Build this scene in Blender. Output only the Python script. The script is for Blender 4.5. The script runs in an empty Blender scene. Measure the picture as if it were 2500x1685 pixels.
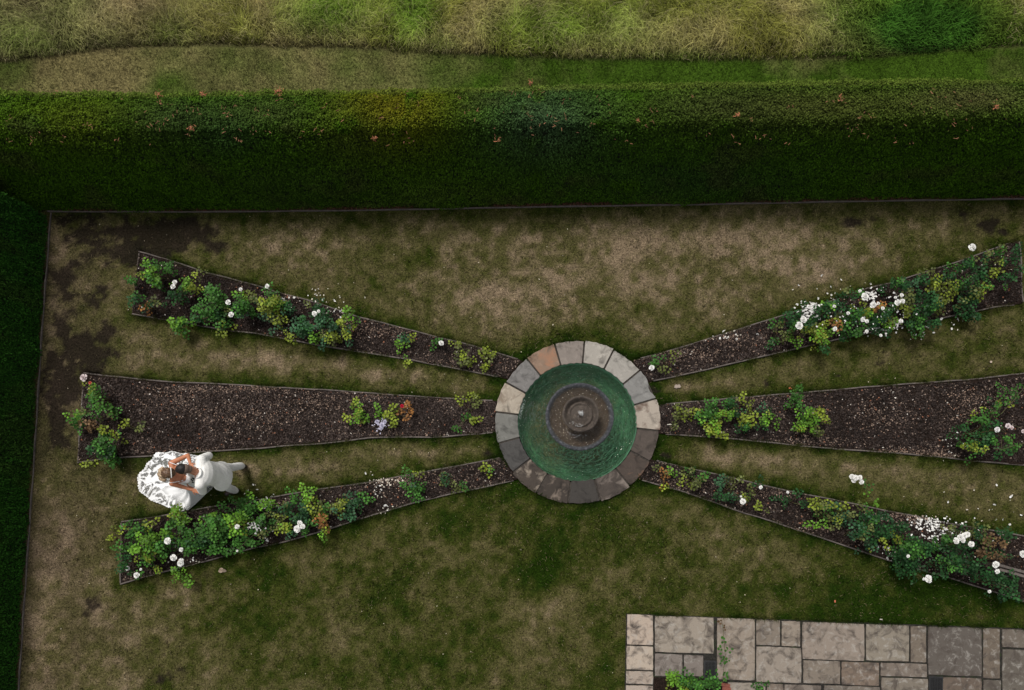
import bpy, bmesh, math, random
import numpy as np
from mathutils import Vector, Matrix

# ------------------------------------------------------------------ camera
S = bpy.context.scene
COL = S.collection
H, TILT, F = 12.0, math.radians(4.5), 1667.0
PX0, PY0 = 1300.0, 1179.0                       # principal point in the (cropped) photograph
cd = bpy.data.cameras.new("camera"); cam = bpy.data.objects.new("camera", cd); COL.objects.link(cam)
cam.location = (0, 0, H); cam.rotation_euler = (TILT, 0, 0)
cd.sensor_width = 36; cd.lens = F/2500*36
cd.shift_x = -(PX0-1250)/2500; cd.shift_y = (PY0-842.5)/2500
cd.clip_start = .1; cd.clip_end = 1500
S.camera = cam
# ------------------------------------------------------------------ light
SUN_EL, SUN_AZ = math.radians(62), math.radians(124)     # azimuth measured from +x, counter-clockwise
w = bpy.data.worlds.new("World"); S.world = w; w.use_nodes = True
nt = w.node_tree; bg = nt.nodes["Background"]
sky = nt.nodes.new("ShaderNodeTexSky"); sky.sky_type = 'NISHITA'; sky.sun_disc = False
sky.sun_elevation = SUN_EL; sky.sun_rotation = math.radians(90)-SUN_AZ
sky.air_density = 1.0; sky.dust_density = 3.0
hs = nt.nodes.new("ShaderNodeHueSaturation"); hs.inputs['Saturation'].default_value = .12
nt.links.new(sky.outputs[0], hs.inputs['Color']); nt.links.new(hs.outputs[0], bg.inputs[0]); bg.inputs[1].default_value = .125
sd = bpy.data.lights.new("sun", 'SUN'); sd.energy = 2.45; sd.angle = math.radians(15); sd.color = (1, .955, .89)
so = bpy.data.objects.new("sun", sd); COL.objects.link(so); so.location = (0, 0, 30)
dv = Vector((math.cos(SUN_EL)*math.cos(SUN_AZ), math.cos(SUN_EL)*math.sin(SUN_AZ), math.sin(SUN_EL)))
so.rotation_euler = dv.to_track_quat('Z', 'Y').to_euler()
S.view_settings.view_transform = 'Standard'; S.view_settings.look = 'None'
S.view_settings.exposure = 0.0; S.view_settings.gamma = 1
S.render.engine = 'CYCLES'

rng = np.random.default_rng(7); random.seed(7)
CT, ST = math.cos(TILT), math.sin(TILT)
def P(px, py, z=0.0):
    """point of the place, z metres up, that the photograph shows at this pixel"""
    xc, yc = (px-PX0)/F, -(py-PY0)/F
    d = (xc, yc*CT+ST, yc*ST-CT); t = (z-H)/d[2]
    return Vector((d[0]*t, d[1]*t, z))
def W2P(x, y):                                   # ground -> pixel, arrays
    zc = -(-y*ST + H*CT) ; xc = x/(-zc)          # camera axes
    yc = (y*CT - H*ST)/(-zc)
    # camera space: p-cam=(x,y,-H)
    cx = x; cy = y*CT + (-H)*ST; cz = -y*ST + (-H)*CT
    return PX0 + F*cx/(-cz), PY0 - F*cy/(-cz)

# ------------------------------------------------------------------ noise
def _h(ix, iy, s):
    n = (ix.astype(np.int64)*374761393 + iy.astype(np.int64)*668265263 + s*974634777) & 0x7fffffff
    n = ((n ^ (n >> 13))*1274126177) & 0x7fffffff
    return ((n ^ (n >> 16)) & 0xffff)/65535.0
def vn(x, y, s=0):
    x = np.asarray(x, float); y = np.asarray(y, float)
    ix, iy = np.floor(x), np.floor(y); fx, fy = x-ix, y-iy
    fx = fx*fx*(3-2*fx); fy = fy*fy*(3-2*fy)
    a = _h(ix, iy, s); b = _h(ix+1, iy, s); c = _h(ix, iy+1, s); d = _h(ix+1, iy+1, s)
    return (a*(1-fx)+b*fx)*(1-fy)+(c*(1-fx)+d*fx)*fy
def fbm(x, y, f, s=0, o=4):
    r = 0; a = .5; t = 0
    for k in range(o):
        r = r+a*vn(x*f+k*17.3, y*f-k*9.1, s+k); t += a; a *= .55; f *= 2.03
    return r/t
def sm(a, b, x): t = np.clip((x-a)/(b-a), 0, 1); return t*t*(3-2*t)

# ------------------------------------------------------------------ mesh helpers
def tag(o, label=None, cat=None, group=None, kind=None):
    if label: o['label'] = label
    if cat: o['category'] = cat
    if group: o['group'] = group
    if kind: o['kind'] = kind
    return o
def link(o, parent=None):
    COL.objects.link(o)
    if parent is not None:
        o.parent = parent
        if parent.type == 'EMPTY' or True: o.matrix_parent_inverse = Matrix.Translation(-(parent_world(parent)))
    return o
def parent_world(p):
    v = Vector(p.location)
    if p.parent is not None: pass
    return v
def empty(name, loc):
    o = bpy.data.objects.new(name, None); COL.objects.link(o); o.location = loc; o.empty_display_size = .2; return o
def arrmesh(name, V, Fc, mat, col=None, parent=None, smooth=False):
    """V (n,3), Fc (m,k) constant-size faces, optional per-vertex colour"""
    V = np.asarray(V, np.float32); Fc = np.asarray(Fc, np.int32)
    me = bpy.data.meshes.new(name); m, k = Fc.shape
    me.vertices.add(len(V)); me.vertices.foreach_set('co', V.ravel())
    me.loops.add(m*k); me.loops.foreach_set('vertex_index', Fc.ravel())
    me.polygons.add(m); me.polygons.foreach_set('loop_start', np.arange(m, dtype=np.int32)*k)
    me.polygons.foreach_set('loop_total', np.full(m, k, np.int32))
    if smooth: me.polygons.foreach_set('use_smooth', np.ones(m, bool))
    if col is not None:
        c = np.ones((len(V), 4), np.float32); c[:, :3] = np.clip(col, 0, 1)
        at = me.color_attributes.new('Col', 'FLOAT_COLOR', 'POINT'); at.data.foreach_set('color', c.ravel())
    me.update(calc_edges=True); me.validate()
    if mat: me.materials.append(mat)
    o = bpy.data.objects.new(name, me)
    if parent is not None:
        COL.objects.link(o); o.parent = parent
        o.matrix_parent_inverse = Matrix.Translation(-WLOC(parent))
    else: COL.objects.link(o)
    return o
def WLOC(p):
    return Vector(p.location) if p.type == 'EMPTY' else Vector((0, 0, 0))
def pymesh(name, V, Fc, mat, parent=None, smooth=False, bevel=0):
    me = bpy.data.meshes.new(name); me.from_pydata([tuple(v) for v in V], [], Fc); me.update()
    if mat: me.materials.append(mat)
    if smooth: me.polygons.foreach_set('use_smooth', np.ones(len(me.polygons), bool))
    o = bpy.data.objects.new(name, me); COL.objects.link(o)
    if parent is not None:
        o.parent = parent; o.matrix_parent_inverse = Matrix.Translation(-WLOC(parent))
    if bevel:
        b = o.modifiers.new('bevel', 'BEVEL'); b.width = bevel; b.segments = 2; b.limit_method = 'ANGLE'
    return o
def tube(path, rad, n=6):
    """tapered tube mesh arrays along a path"""
    V = []; Fc = []
    path = [Vector(p) for p in path]
    for i, p in enumerate(path):
        t = (path[min(i+1, len(path)-1)]-path[max(i-1, 0)]).normalized()
        a = t.orthogonal().normalized(); b = t.cross(a)
        r = rad[i] if hasattr(rad, '__len__') else rad
        for k in range(n):
            an = 2*math.pi*k/n; V.append(p+a*math.cos(an)*r+b*math.sin(an)*r)
    for i in range(len(path)-1):
        for k in range(n):
            Fc.append((i*n+k, i*n+(k+1) % n, (i+1)*n+(k+1) % n, (i+1)*n+k))
    return V, Fc
def merge(parts):
    V = []; Fc = []
    for v, f in parts:
        b = len(V); V += list(v); Fc += [tuple(i+b for i in q) for q in f]
    return V, Fc
def lathe(prof, c, n=64, wob=0, seed=0):
    V = []; Fc = []; m = len(prof)
    for k in range(n):
        a = 2*math.pi*k/n
        for j, (r, z) in enumerate(prof):
            rr = r*(1+wob*math.sin(3*a+seed)+wob*.6*math.sin(7*a+j))
            V.append(Vector((c[0]+rr*math.cos(a), c[1]+rr*math.sin(a), c[2]+z)))
    for k in range(n):
        for j in range(m-1):
            Fc.append((k*m+j, ((k+1) % n)*m+j, ((k+1) % n)*m+j+1, k*m+j+1))
    return V, Fc

# ------------------------------------------------------------------ materials
def mat(name, base=(.5, .5, .5), rough=.7, attr=False, n1=None, n2=None, bump=None, transl=0, spec=.3, ramp=None):
    """base colour (or the Col attribute) times procedural noise; bump=(scale, strength, distance)"""
    m = bpy.data.materials.new(name); m.use_nodes = True; t = m.node_tree; N = t.nodes; L = t.links
    b = N['Principled BSDF']; b.inputs['Roughness'].default_value = rough; b.inputs['Specular IOR Level'].default_value = spec
    if attr:
        a = N.new('ShaderNodeAttribute'); a.attribute_name = 'Col'; cur = a.outputs['Color']
    else:
        a = N.new('ShaderNodeRGB'); a.outputs[0].default_value = (*base, 1); cur = a.outputs[0]
    tc = N.new('ShaderNodeTexCoord')
    for sp in (n1, n2):
        if not sp: continue
        sc, lo, hi, c2 = sp                              # noise scale, ramp low/high, second colour or factor
        nz = N.new('ShaderNodeTexNoise'); nz.inputs['Scale'].default_value = sc; nz.inputs['Detail'].default_value = 6
        nz.inputs['Roughness'].default_value = .65
        L.new(tc.outputs['Object'], nz.inputs['Vector'])
        mr = N.new('ShaderNodeMapRange'); mr.inputs['From Min'].default_value = lo; mr.inputs['From Max'].default_value = hi
        L.new(nz.outputs['Fac'], mr.inputs['Value'])
        mx = N.new('ShaderNodeMix'); mx.data_type = 'RGBA'
        if isinstance(c2, tuple):
            mx.inputs[7].default_value = (*c2, 1); L.new(cur, mx.inputs[6]); L.new(mr.outputs[0], mx.inputs[0])
        else:
            mx.blend_type = 'MULTIPLY'; mx.inputs[0].default_value = 1
            m2 = N.new('ShaderNodeMapRange'); m2.inputs['To Min'].default_value = 1-c2; m2.inputs['To Max'].default_value = 1+c2
            L.new(mr.outputs[0], m2.inputs['Value'])
            cb = N.new('ShaderNodeCombineColor')
            for q in range(3): L.new(m2.outputs[0], cb.inputs[q])
            L.new(cur, mx.inputs[6]); L.new(cb.outputs[0], mx.inputs[7])
        cur = mx.outputs[2]
    L.new(cur, b.inputs['Base Color'])
    if bump:
        nz = N.new('ShaderNodeTexNoise'); nz.inputs['Scale'].default_value = bump[0]; nz.inputs['Detail'].default_value = 5
        L.new(tc.outputs['Object'], nz.inputs['Vector'])
        bp = N.new('ShaderNodeBump'); bp.inputs['Strength'].default_value = bump[1]; bp.inputs['Distance'].default_value = bump[2]
        L.new(nz.outputs['Fac'], bp.inputs['Height']); L.new(bp.outputs[0], b.inputs['Normal'])
    if transl:
        tr = N.new('ShaderNodeBsdfTranslucent'); L.new(cur, tr.inputs['Color'])
        ms = N.new('ShaderNodeMixShader'); ms.inputs[0].default_value = transl
        L.new(b.outputs[0], ms.inputs[1]); L.new(tr.outputs[0], ms.inputs[2]); L.new(ms.outputs[0], N['Material Output'].inputs[0])
    return m
M = {}
M['lawn'] = mat('lawn_turf', attr=True, rough=1, n1=(32, .32, .68, .62), n2=(110, .3, .7, .4), bump=(90, .8, .02), spec=.0)
M['blade'] = mat('grass_blade', attr=True, rough=.75, transl=.2, spec=.04)
M['leaf'] = mat('rose_leaf', attr=True, rough=.5, transl=.18, spec=.16)
M['hedgeleaf'] = mat('hedge_leaf', attr=True, rough=.7, transl=.10, spec=.05)
M['hedgecore'] = mat('hedge_core', (.010, .016, .005), .95, n1=(14, .3, .7, .5), bump=(30, 1, .05))
M['soil'] = mat('bed_soil', (.020, .0125, .0095), .95, n1=(30, .35, .75, .6), n2=(160, .58, .75, (.10, .075, .06)), bump=(60, 1, .03), spec=.1)
M['chip'] = mat('mulch_chip', attr=True, rough=.85, spec=.15)
M['board'] = mat('weathered_board', (.105, .088, .078), .85, n1=(9, .3, .7, .35), n2=(70, .3, .7, .35), bump=(60, .5, .005))
M['stem'] = mat('rose_stem', (.06, .085, .025), .6, n1=(20, .4, .6, (.09, .05, .03)))
M['petal'] = mat('rose_petal', attr=True, rough=.6, transl=.2, spec=.2)
M['clip'] = mat('dry_clipping', attr=True, rough=.8)

# ------------------------------------------------------------------ bed outlines (pixels of the photograph, at ground level)
BEDS = {
 'A': ([(341,616),(420,638),(496,664),(560,681),(621,696),(675,714),(770,739),(865,772),(972,799),(1071,825),(1151,844),(1211,862),(1285,884)],
       [(325,768),(376,777),(450,788),(552,808),(613,813),(683,826),(781,844),(896,863),(991,877),(1071,893),(1157,909),(1232,925),(1262,931)]),
 'B': ([(208,912),(280,920),(409,933),(538,938),(700,948),(800,953),(896,960),(1007,968),(1119,975),(1225,980)],
       [(192,1130),(257,1120),(319,1116),(371,1114),(518,1102),(636,1095),(700,1089),(800,1083),(896,1070),(934,1068),(1071,1068),(1151,1061),(1225,1055)]),
 'C': ([(299,1274),(345,1268),(403,1259),(449,1249),(540,1234),(639,1219),(679,1212),(763,1197),(896,1179),(975,1164),(1084,1144),(1183,1126),(1240,1114)],
       [(296,1426),(368,1405),(455,1382),(518,1367),(599,1343),(705,1321),(806,1291),(900,1261),(937,1250),(1020,1225),(1119,1202),(1183,1190),(1275,1168)]),
 'D': ([(1535,884),(1560,877),(1660,850),(1850,790),(1917,769),(2060,727),(2110,707),(2188,688),(2286,656),(2325,645),(2445,601),(2486,588)],
       [(1568,938),(1589,932),(1695,910),(1830,878),(1920,858),(1995,840),(2070,824),(2160,806),(2286,780),(2360,765),(2423,752),(2495,742)]),
 'E': ([(1595,989),(1677,983),(1790,973),(1925,962),(2000,956),(2112,946),(2245,936),(2375,927),(2500,912),(2640,898)],
       [(1595,1058),(1677,1064),(1790,1072),(1879,1081),(1981,1092),(2060,1098),(2190,1107),(2290,1116),(2375,1126),(2500,1136),(2640,1150)]),
 'F': ([(1572,1118),(1675,1143),(1739,1156),(1841,1180),(1922,1199),(1990,1212),(2073,1228),(2146,1244),(2241,1262),(2325,1280),(2409,1293),(2500,1309),(2640,1335)],
       [(1535,1164),(1662,1199),(1739,1225),(1805,1250),(1850,1262),(1942,1293),(2034,1323),(2115,1351),(2199,1378),(2300,1406),(2403,1438),(2500,1469),(2640,1512)]),
}
def resample(pts, n):
    pts = np.array([[p.x, p.y] for p in pts]); d = np.r_[0, np.cumsum(np.hypot(*np.diff(pts, axis=0).T))]
    t = np.linspace(0, d[-1], n); return np.stack([np.interp(t, d, pts[:, 0]), np.interp(t, d, pts[:, 1])], 1)
BW = {k: (resample([P(*q) for q in u], 140), resample([P(*q) for q in l], 140)) for k, (u, l) in BEDS.items()}
HP = [(118, 511), (500, 512), (900, 508), (1300, 500), (1700, 494), (2100, 486), (2500, 480)]      # foot of the long hedge
HEDGE_FRONT = [P(*q) for q in HP]
HEDGE_FRONT = [Vector((-14, HEDGE_FRONT[0].y, 0))]+HEDGE_FRONT+[Vector((13.5, HEDGE_FRONT[-1].y+.12, 0))]
LEFT_FRONT = [P(118, 511), P(96, 800), P(74, 1150), P(50, 1500), P(38, 1685), P(20, 2000)]
FC = P(1410, 1030, .05)                                                                  # fountain centre
RO, RI = 1.455, 1.055
C0 = P(1529, 1499, 0); C1 = P(2500, 1536, 0)                                                 # edge of paving

# ------------------------------------------------------------------ lawn colour field
GX0, GX1, GY0, GY1, GS = -13.0, 13.5, -6.5, 13.8, .04
gx = np.arange(GX0, GX1+GS/2, GS); gy = np.arange(GY0, GY1+GS/2, GS); XX, YY = np.meshgrid(gx, gy)
def seg_dist(X, Y, pts):
    d = np.full(X.shape, 9.0)
    for a, b in zip(pts[:-1], pts[1:]):
        ax, ay, bx, by = a[0], a[1], b[0], b[1]
        t = np.clip(((X-ax)*(bx-ax)+(Y-ay)*(by-ay))/((bx-ax)**2+(by-ay)**2+1e-9), 0, 1)
        d = np.minimum(d, np.hypot(X-ax-t*(bx-ax), Y-ay-t*(by-ay)))
    return d
def in_poly(X, Y, poly):
    r = np.zeros(X.shape, bool); n = len(poly)
    for i in range(n):
        x0, y0 = poly[i][0], poly[i][1]; x1, y1 = poly[(i+1) % n][0], poly[(i+1) % n][1]
        if y0 == y1: continue
        c = ((y0 > Y) != (y1 > Y)) & (X < (x1-x0)*(Y-y0)/(y1-y0)+x0); r ^= c
    return r
edge = np.full(XX.shape, 9.0); solid = np.zeros(XX.shape, bool)
for k, (u, l) in BW.items():
    edge = np.minimum(edge, seg_dist(XX, YY, u[::6])); edge = np.minimum(edge, seg_dist(XX, YY, l[::6]))
    solid |= in_poly(XX, YY, np.r_[u[::4], l[::-4]])
rf = np.hypot(XX-FC.x, YY-FC.y); solid |= rf < RO-.02
paveY = C0.y+(XX-C0.x)*(C1.y-C0.y)/(C1.x-C0.x)
solid |= (XX > C0.x+.0) & (YY < paveY)
hy = np.interp(XX, [p.x for p in HEDGE_FRONT], [p.y for p in HEDGE_FRONT])
lx = np.interp(YY, [p.y for p in LEFT_FRONT][::-1], [p.x for p in LEFT_FRONT][::-1])
PXg, PYg = W2P(XX, YY)
def blob(cx, cy, rx, ry, a, soft=1.0, j=.35):
    nx = fbm(XX, YY, 1.6, 31, 3)-.5; ny = fbm(XX, YY, 1.6, 57, 3)-.5
    q = np.hypot((PXg-cx)/rx+nx*j*3, (PYg-cy)/ry+ny*j*3)
    return a*np.exp(-(q**2)*soft)
g = .60+(fbm(XX, YY, .8, 3, 4)-.5)*.4+(fbm(XX, YY, 3.2, 9, 4)-.5)*.8+(fbm(XX, YY, 8, 19, 4)-.5)*1.1+.22*sm(1150, 1450, PYg)*sm(300, 700, PXg)+.2*sm(1300, 1500, PYg)*sm(1500, 2200, PXg)-.06*sm(950, 700, PYg)+.0         # 0 straw .. 1 green
g += .55*np.exp(-(edge/.20)**1.5)+.62*np.exp(-((rf-RO)/.28)**2)
g += .25*np.exp(-((paveY-YY)**2)/.02)*(XX > C0.x-.3)+.5*np.exp(-((hy-YY)/.25)**2)
for b in [(1310,1390,55,60,1.0),(1450,1300,260,70,.42),(1100,1250,180,50,.3),(1500,1600,90,110,.25),(950,1450,90,60,.25),(1000,1620,140,60,.22),
          (700,1500,120,80,.25),(1150,1560,80,120,.22),(600,1450,90,60,.18),(1700,1420,160,60,.25),(2200,1460,260,60,.5),(1370,620,50,40,.3),
          (1050,620,90,50,.22),(860,560,60,40,.2),(2080,760,60,30,.2),(2230,1030,80,20,.2),(480,860,80,20,.2),(900,700,60,30,.2),(2250,620,80,40,.3),(2350,850,120,30,.3),
          (1500,640,200,80,-.36),(1750,580,220,60,-.32),(1250,740,140,60,-.34),(1950,650,120,50,-.3),(650,880,220,26,-.42),(950,915,160,20,-.4),
          (700,1140,130,20,-.42),(1000,1105,90,14,-.45),(760,600,160,40,-.15),(1700,940,100,14,-.3),(1800,1120,120,24,-.45),(2150,1150,90,18,-.35),
          (500,1450,120,40,-.25),(750,1360,120,24,-.28),(1200,1350,100,40,-.22),(1400,1480,160,50,-.25),(850,1560,120,60,-.22),(1900,1380,160,30,-.15),
          (2000,500,400,18,-.25),(300,900,70,30,-.2),(150,1300,60,160,-.35),(90,1550,40,160,-.5),(130,750,30,160,-.35),(300,1550,120,60,-.15)]:
    g += blob(*b)
g = np.clip(g, 0, 1.45)
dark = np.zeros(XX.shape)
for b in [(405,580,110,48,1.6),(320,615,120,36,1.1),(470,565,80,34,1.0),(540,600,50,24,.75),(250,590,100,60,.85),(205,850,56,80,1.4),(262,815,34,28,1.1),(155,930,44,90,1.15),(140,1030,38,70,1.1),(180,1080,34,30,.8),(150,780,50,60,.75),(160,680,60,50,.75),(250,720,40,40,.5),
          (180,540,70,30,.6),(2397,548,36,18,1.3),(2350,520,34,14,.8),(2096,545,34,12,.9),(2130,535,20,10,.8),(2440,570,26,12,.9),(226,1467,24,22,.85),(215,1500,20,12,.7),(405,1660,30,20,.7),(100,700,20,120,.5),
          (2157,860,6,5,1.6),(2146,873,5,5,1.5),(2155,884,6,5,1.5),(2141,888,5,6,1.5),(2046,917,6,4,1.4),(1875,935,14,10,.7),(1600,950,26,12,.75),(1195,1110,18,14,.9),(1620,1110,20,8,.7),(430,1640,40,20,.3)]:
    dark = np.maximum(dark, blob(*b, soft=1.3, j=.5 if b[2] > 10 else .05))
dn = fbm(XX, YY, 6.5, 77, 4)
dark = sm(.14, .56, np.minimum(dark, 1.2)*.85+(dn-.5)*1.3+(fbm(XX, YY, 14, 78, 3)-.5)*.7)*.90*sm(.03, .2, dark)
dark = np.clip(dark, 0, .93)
straw = np.array([.212, .160, .100]); strawB = np.array([.088, .078, .032]); green = np.array([.038, .045, .009]); green2 = np.array([.013, .027, .003])
pink = fbm(XX, YY, .5, 41, 3)[..., None]
cs = straw*(1-pink*.35)+np.array([.16, .118, .09])*pink*.35
gg = g[..., None]
colL = np.where(gg < .5, cs+(strawB-cs)*(gg/.5), strawB+(green-strawB)*np.clip((gg-.5)/.5, 0, 1))
colL = colL+(green2-colL)*np.clip((gg-.95)*2, 0, 1)
brown = sm(420, 60, PXg)*sm(.3, .6, fbm(XX, YY, 1.2, 5, 3)+.12)
colL = colL*(1-.5*brown[..., None])+np.array([.066, .048, .032])*.5*brown[..., None]
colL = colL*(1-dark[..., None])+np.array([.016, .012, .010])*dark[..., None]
# mown strip and meadow ground beyond the hedge
far = YY > hy+.3
gm = np.clip(.38+(fbm(XX, YY, .9, 13, 5)-.5)*1.8+sm(700, 1700, PXg)*.6, 0, 1)[..., None]
gf2 = fbm(XX, YY, 2.2, 133, 4)[..., None]
colF = np.array([.17, .145, .062])*(1-gm)+np.array([.040, .078, .008])*gm; colF = colF*(.55+.9*gf2)
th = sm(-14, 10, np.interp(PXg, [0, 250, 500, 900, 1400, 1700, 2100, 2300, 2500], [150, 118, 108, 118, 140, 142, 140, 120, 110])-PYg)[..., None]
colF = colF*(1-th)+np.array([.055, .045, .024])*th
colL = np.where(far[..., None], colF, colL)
def gsample(A, x, y):
    i = np.clip(((y-GY0)/GS).round().astype(int), 0, A.shape[0]-1); j = np.clip(((x-GX0)/GS).round().astype(int), 0, A.shape[1]-1)
    return A[i, j]
ny_, nx_ = XX.shape
idx = np.arange(ny_*nx_).reshape(ny_, nx_)
quads = np.stack([idx[:-1, :-1], idx[:-1, 1:], idx[1:, 1:], idx[1:, :-1]], -1).reshape(-1, 4)
ZZ = (fbm(XX, YY, 1.5, 88, 3)-.5)*.012
# the pool is sunk: cut the lawn out under the fountain
cq = rf.ravel()[quads].mean(1)
lawn = arrmesh('lawn', np.stack([XX, YY, ZZ], -1).reshape(-1, 3), quads[cq > 1.2], M['lawn'], colL.reshape(-1, 3), smooth=True)
tag(lawn, kind='structure')
# ground to the horizon, as a frame round the lawn sheet
gv = []; ring_in = [(GX0+.02, GY0+.02), (GX1-.06, GY0+.02), (GX1-.06, GY1-.06), (GX0+.02, GY1-.06)]; ring_out = [(-600, -600), (600, -600), (600, 600), (-600, 600)]
gv = [(x, y, -.02) for x, y in ring_in]+[(x, y, -.02) for x, y in ring_out]
mg = mat('far_field', (.10, .11, .04), .95, n1=(.4, .3, .7, .4), n2=(8, .3, .7, .4))
tag(pymesh('ground', gv, [(4, 5, 1, 0), (5, 6, 2, 1), (6, 7, 3, 2), (7, 4, 0, 3)], mg), kind='structure')

# ------------------------------------------------------------------ grass blades
def blades(x, y, z, L, wd, az, lean, col, nseg=1, name='grass', label=None, cat=None, bend=.5):
    """every blade: nseg quads and a tip triangle folded into quads"""
    n = len(x); dx, dy = np.cos(az), np.sin(az); sx, sy = -dy, dx
    rows = []
    for k in range(nseg+1):
        t = k/nseg; ln = lean*(t*(1-bend)+bend*t*t)*1.0
        px = x+dx*L*np.sin(ln)*t; py = y+dy*L*np.sin(ln)*t; pz = z+L*np.cos(ln)*t
        hw = wd*(1-t*.92)*.5
        rows.append(np.stack([px-sx*hw, py-sy*hw, pz], -1)); rows.append(np.stack([px+sx*hw, py+sy*hw, pz], -1))
    V = np.stack(rows, 1).reshape(-1, 3); m = 2*(nseg+1)
    base = np.arange(n)[:, None]*m
    Fc = np.concatenate([base+np.array([[2*k, 2*k+1, 2*k+3, 2*k+2]]) for k in range(nseg)], 1).reshape(-1, 4)
    C = np.repeat(col, m, axis=0)
    o = arrmesh(name, V, Fc, M['blade'], C)
    return tag(o, label, cat, kind='stuff')
n = 520000
x = rng.uniform(-11, 11, n); y = rng.uniform(-4.2, 8.8, n)
ok = ~gsample(solid, x, y)
hyx = np.interp(x, [p.x for p in HEDGE_FRONT], [p.y for p in HEDGE_FRONT]); lxy = np.interp(y, [p.y for p in LEFT_FRONT][::-1], [p.x for p in LEFT_FRONT][::-1])
inner = (y < hyx-.06) & (x > lxy+.05)
dk = gsample(dark, x, y); ok &= inner & (rng.random(n) > dk*.9)
x, y = x[ok], y[ok]; n = len(x)
c = gsample(colL, x, y); c = c*np.clip(1+(fbm(x, y, 28, 5, 3)-.5)[:, None]*3.2, .25, 2.2)*rng.uniform(.45, 1.75, n)[:, None]
dry = (rng.random(n) < .07)[:, None]; c = np.where(dry, c*.4+np.array([.23, .18, .11])*.6, c)
blades(x, y, np.zeros(n)-.005, rng.uniform(.03, .07, n), rng.uniform(.007, .014, n), rng.uniform(0, 6.28, n), rng.uniform(.7, 1.5, n), c, 1,
       'short_grass', 'short patchy mown grass, straw brown to dull green, between the rose beds', 'grass')
# mown strip beyond the hedge
xe, ye = [], []
for k, (u, l) in BW.items():
    for side, sg in ((u, 1), (l, -1)):
        i = rng.integers(0, 139, 2600); f = rng.random(2600); p = side[i]*(1-f)[:, None]+side[i+1]*f[:, None]; xe.append(p[:, 0]); ye.append(p[:, 1]+sg*rng.uniform(.012, .05, 2600))
ae = rng.uniform(0, 6.28, 3200); xe.append(FC.x+(RO+rng.uniform(.0, .03, 3200))*np.cos(ae)); ye.append(FC.y+(RO+rng.uniform(.0, .03, 3200))*np.sin(ae))
xt = rng.uniform(C0.x, 9.5, 2600); xe.append(xt); ye.append(C0.y+(xt-C0.x)*(C1.y-C0.y)/(C1.x-C0.x)+rng.uniform(.0, .04, 2600))
xe = np.concatenate(xe); ye = np.concatenate(ye); ok = fbm(xe, ye, 3.0, 91, 3) > .47; ok &= ~gsample(solid, xe, ye); xe, ye = xe[ok], ye[ok]; ne = len(xe)
ce = gsample(colL, xe, ye)*rng.uniform(.6, 1.5, ne)[:, None]
blades(xe, ye, np.zeros(ne), rng.uniform(.06, .12, ne), rng.uniform(.006, .011, ne), rng.uniform(0, 6.28, ne), rng.uniform(.4, 1.2, ne), ce, 2,
       'edge_grass', 'longer untrimmed grass fringing the bed boards, fountain ring and paving', 'grass')
n = 150000
x = rng.uniform(-13, 13.3, n); y = rng.uniform(6.6, 9.0, n)
c = gsample(colL, x, y)*(1+(fbm(x, y, 24, 6, 3)-.5)[:, None]*2.4)*rng.uniform(.5, 1.6, n)[:, None]
blades(x, y, np.zeros(n), rng.uniform(.03, .07, n), rng.uniform(.006, .011, n), rng.uniform(0, 6.28, n), rng.uniform(.4, 1.4, n), c, 1,
       'mown_grass', 'green mown grass strip between the long hedge and the tall meadow', 'grass')
# tall meadow
mx0 = lambda px: np.interp(px, [0, 250, 500, 900, 1400, 1700, 2100, 2300, 2500], [150, 118, 108, 118, 140, 142, 140, 120, 110])
n = 520000
x = rng.uniform(-14, 14, n); y = 7.9+5.6*rng.random(n)**1.25
px, py = W2P(x, y); lim = mx0(px)+15*(fbm(x, y, 5, 3, 4)-.5)+6*rng.random(len(x))**3
ok = py < lim; x, y, px, py, lim = x[ok], y[ok], px[ok], py[ok], lim[ok]; n = len(x)
inn = sm(0, 60, lim-py)
dirf = fbm(x, y, .55, 61, 3)*9+fbm(x, y, 2.5, 62, 2)*3
c1 = fbm(x, y, .7, 21, 4); lush = np.zeros(n)
for (cx, cy, rx, ry, a) in [(780,40,110,60,1),(1010,30,60,70,1),(1330,60,140,60,.55),(2250,50,190,90,1.25),(60,100,100,50,.4),(2400,110,120,40,1.0),(1650,140,300,14,.5),(2060,140,90,18,.9),(1080,110,60,30,.5),(430,90,60,40,.3),(1500,60,80,60,.4)]:
    lush = np.maximum(lush, a*np.exp(-(((px-cx)/rx)**2+((py-cy)/ry)**2)))
lush = np.clip(lush+(c1-.5)*.9+.1, 0, 1)[:, None]
weed = np.clip(1.5*np.exp(-(((px-2250)/180)**2+((py-75)/85)**2)), 0, 1)[:, None]
dryc = np.array([.40, .335, .135]); dryc2 = np.array([.34, .25, .165]); olive = np.array([.235, .235, .050]); lushc = np.array([.20, .33, .04]); weedc = np.array([.022, .080, .009])
mixp = sm(.42, .62, fbm(x, y, 1.1, 71, 3))[:, None]
c = dryc*mixp+olive*(1-mixp)
lf = sm(700, 100, px)[:, None]; c = c*(1-.7*lf)+dryc2*.7*lf
c = c*(1-lush)+lushc*lush; c = c*(1-weed*.92)+weedc*weed*.92
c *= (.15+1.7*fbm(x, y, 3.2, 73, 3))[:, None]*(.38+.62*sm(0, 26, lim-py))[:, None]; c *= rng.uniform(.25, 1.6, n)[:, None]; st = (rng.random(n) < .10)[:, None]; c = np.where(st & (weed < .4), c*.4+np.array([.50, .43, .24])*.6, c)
L = rng.uniform(.10, .36, n)*(.35+.65*inn)*(1.15-.5*weed[:, 0]); az = dirf+rng.normal(0, 1.0, n)
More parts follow.
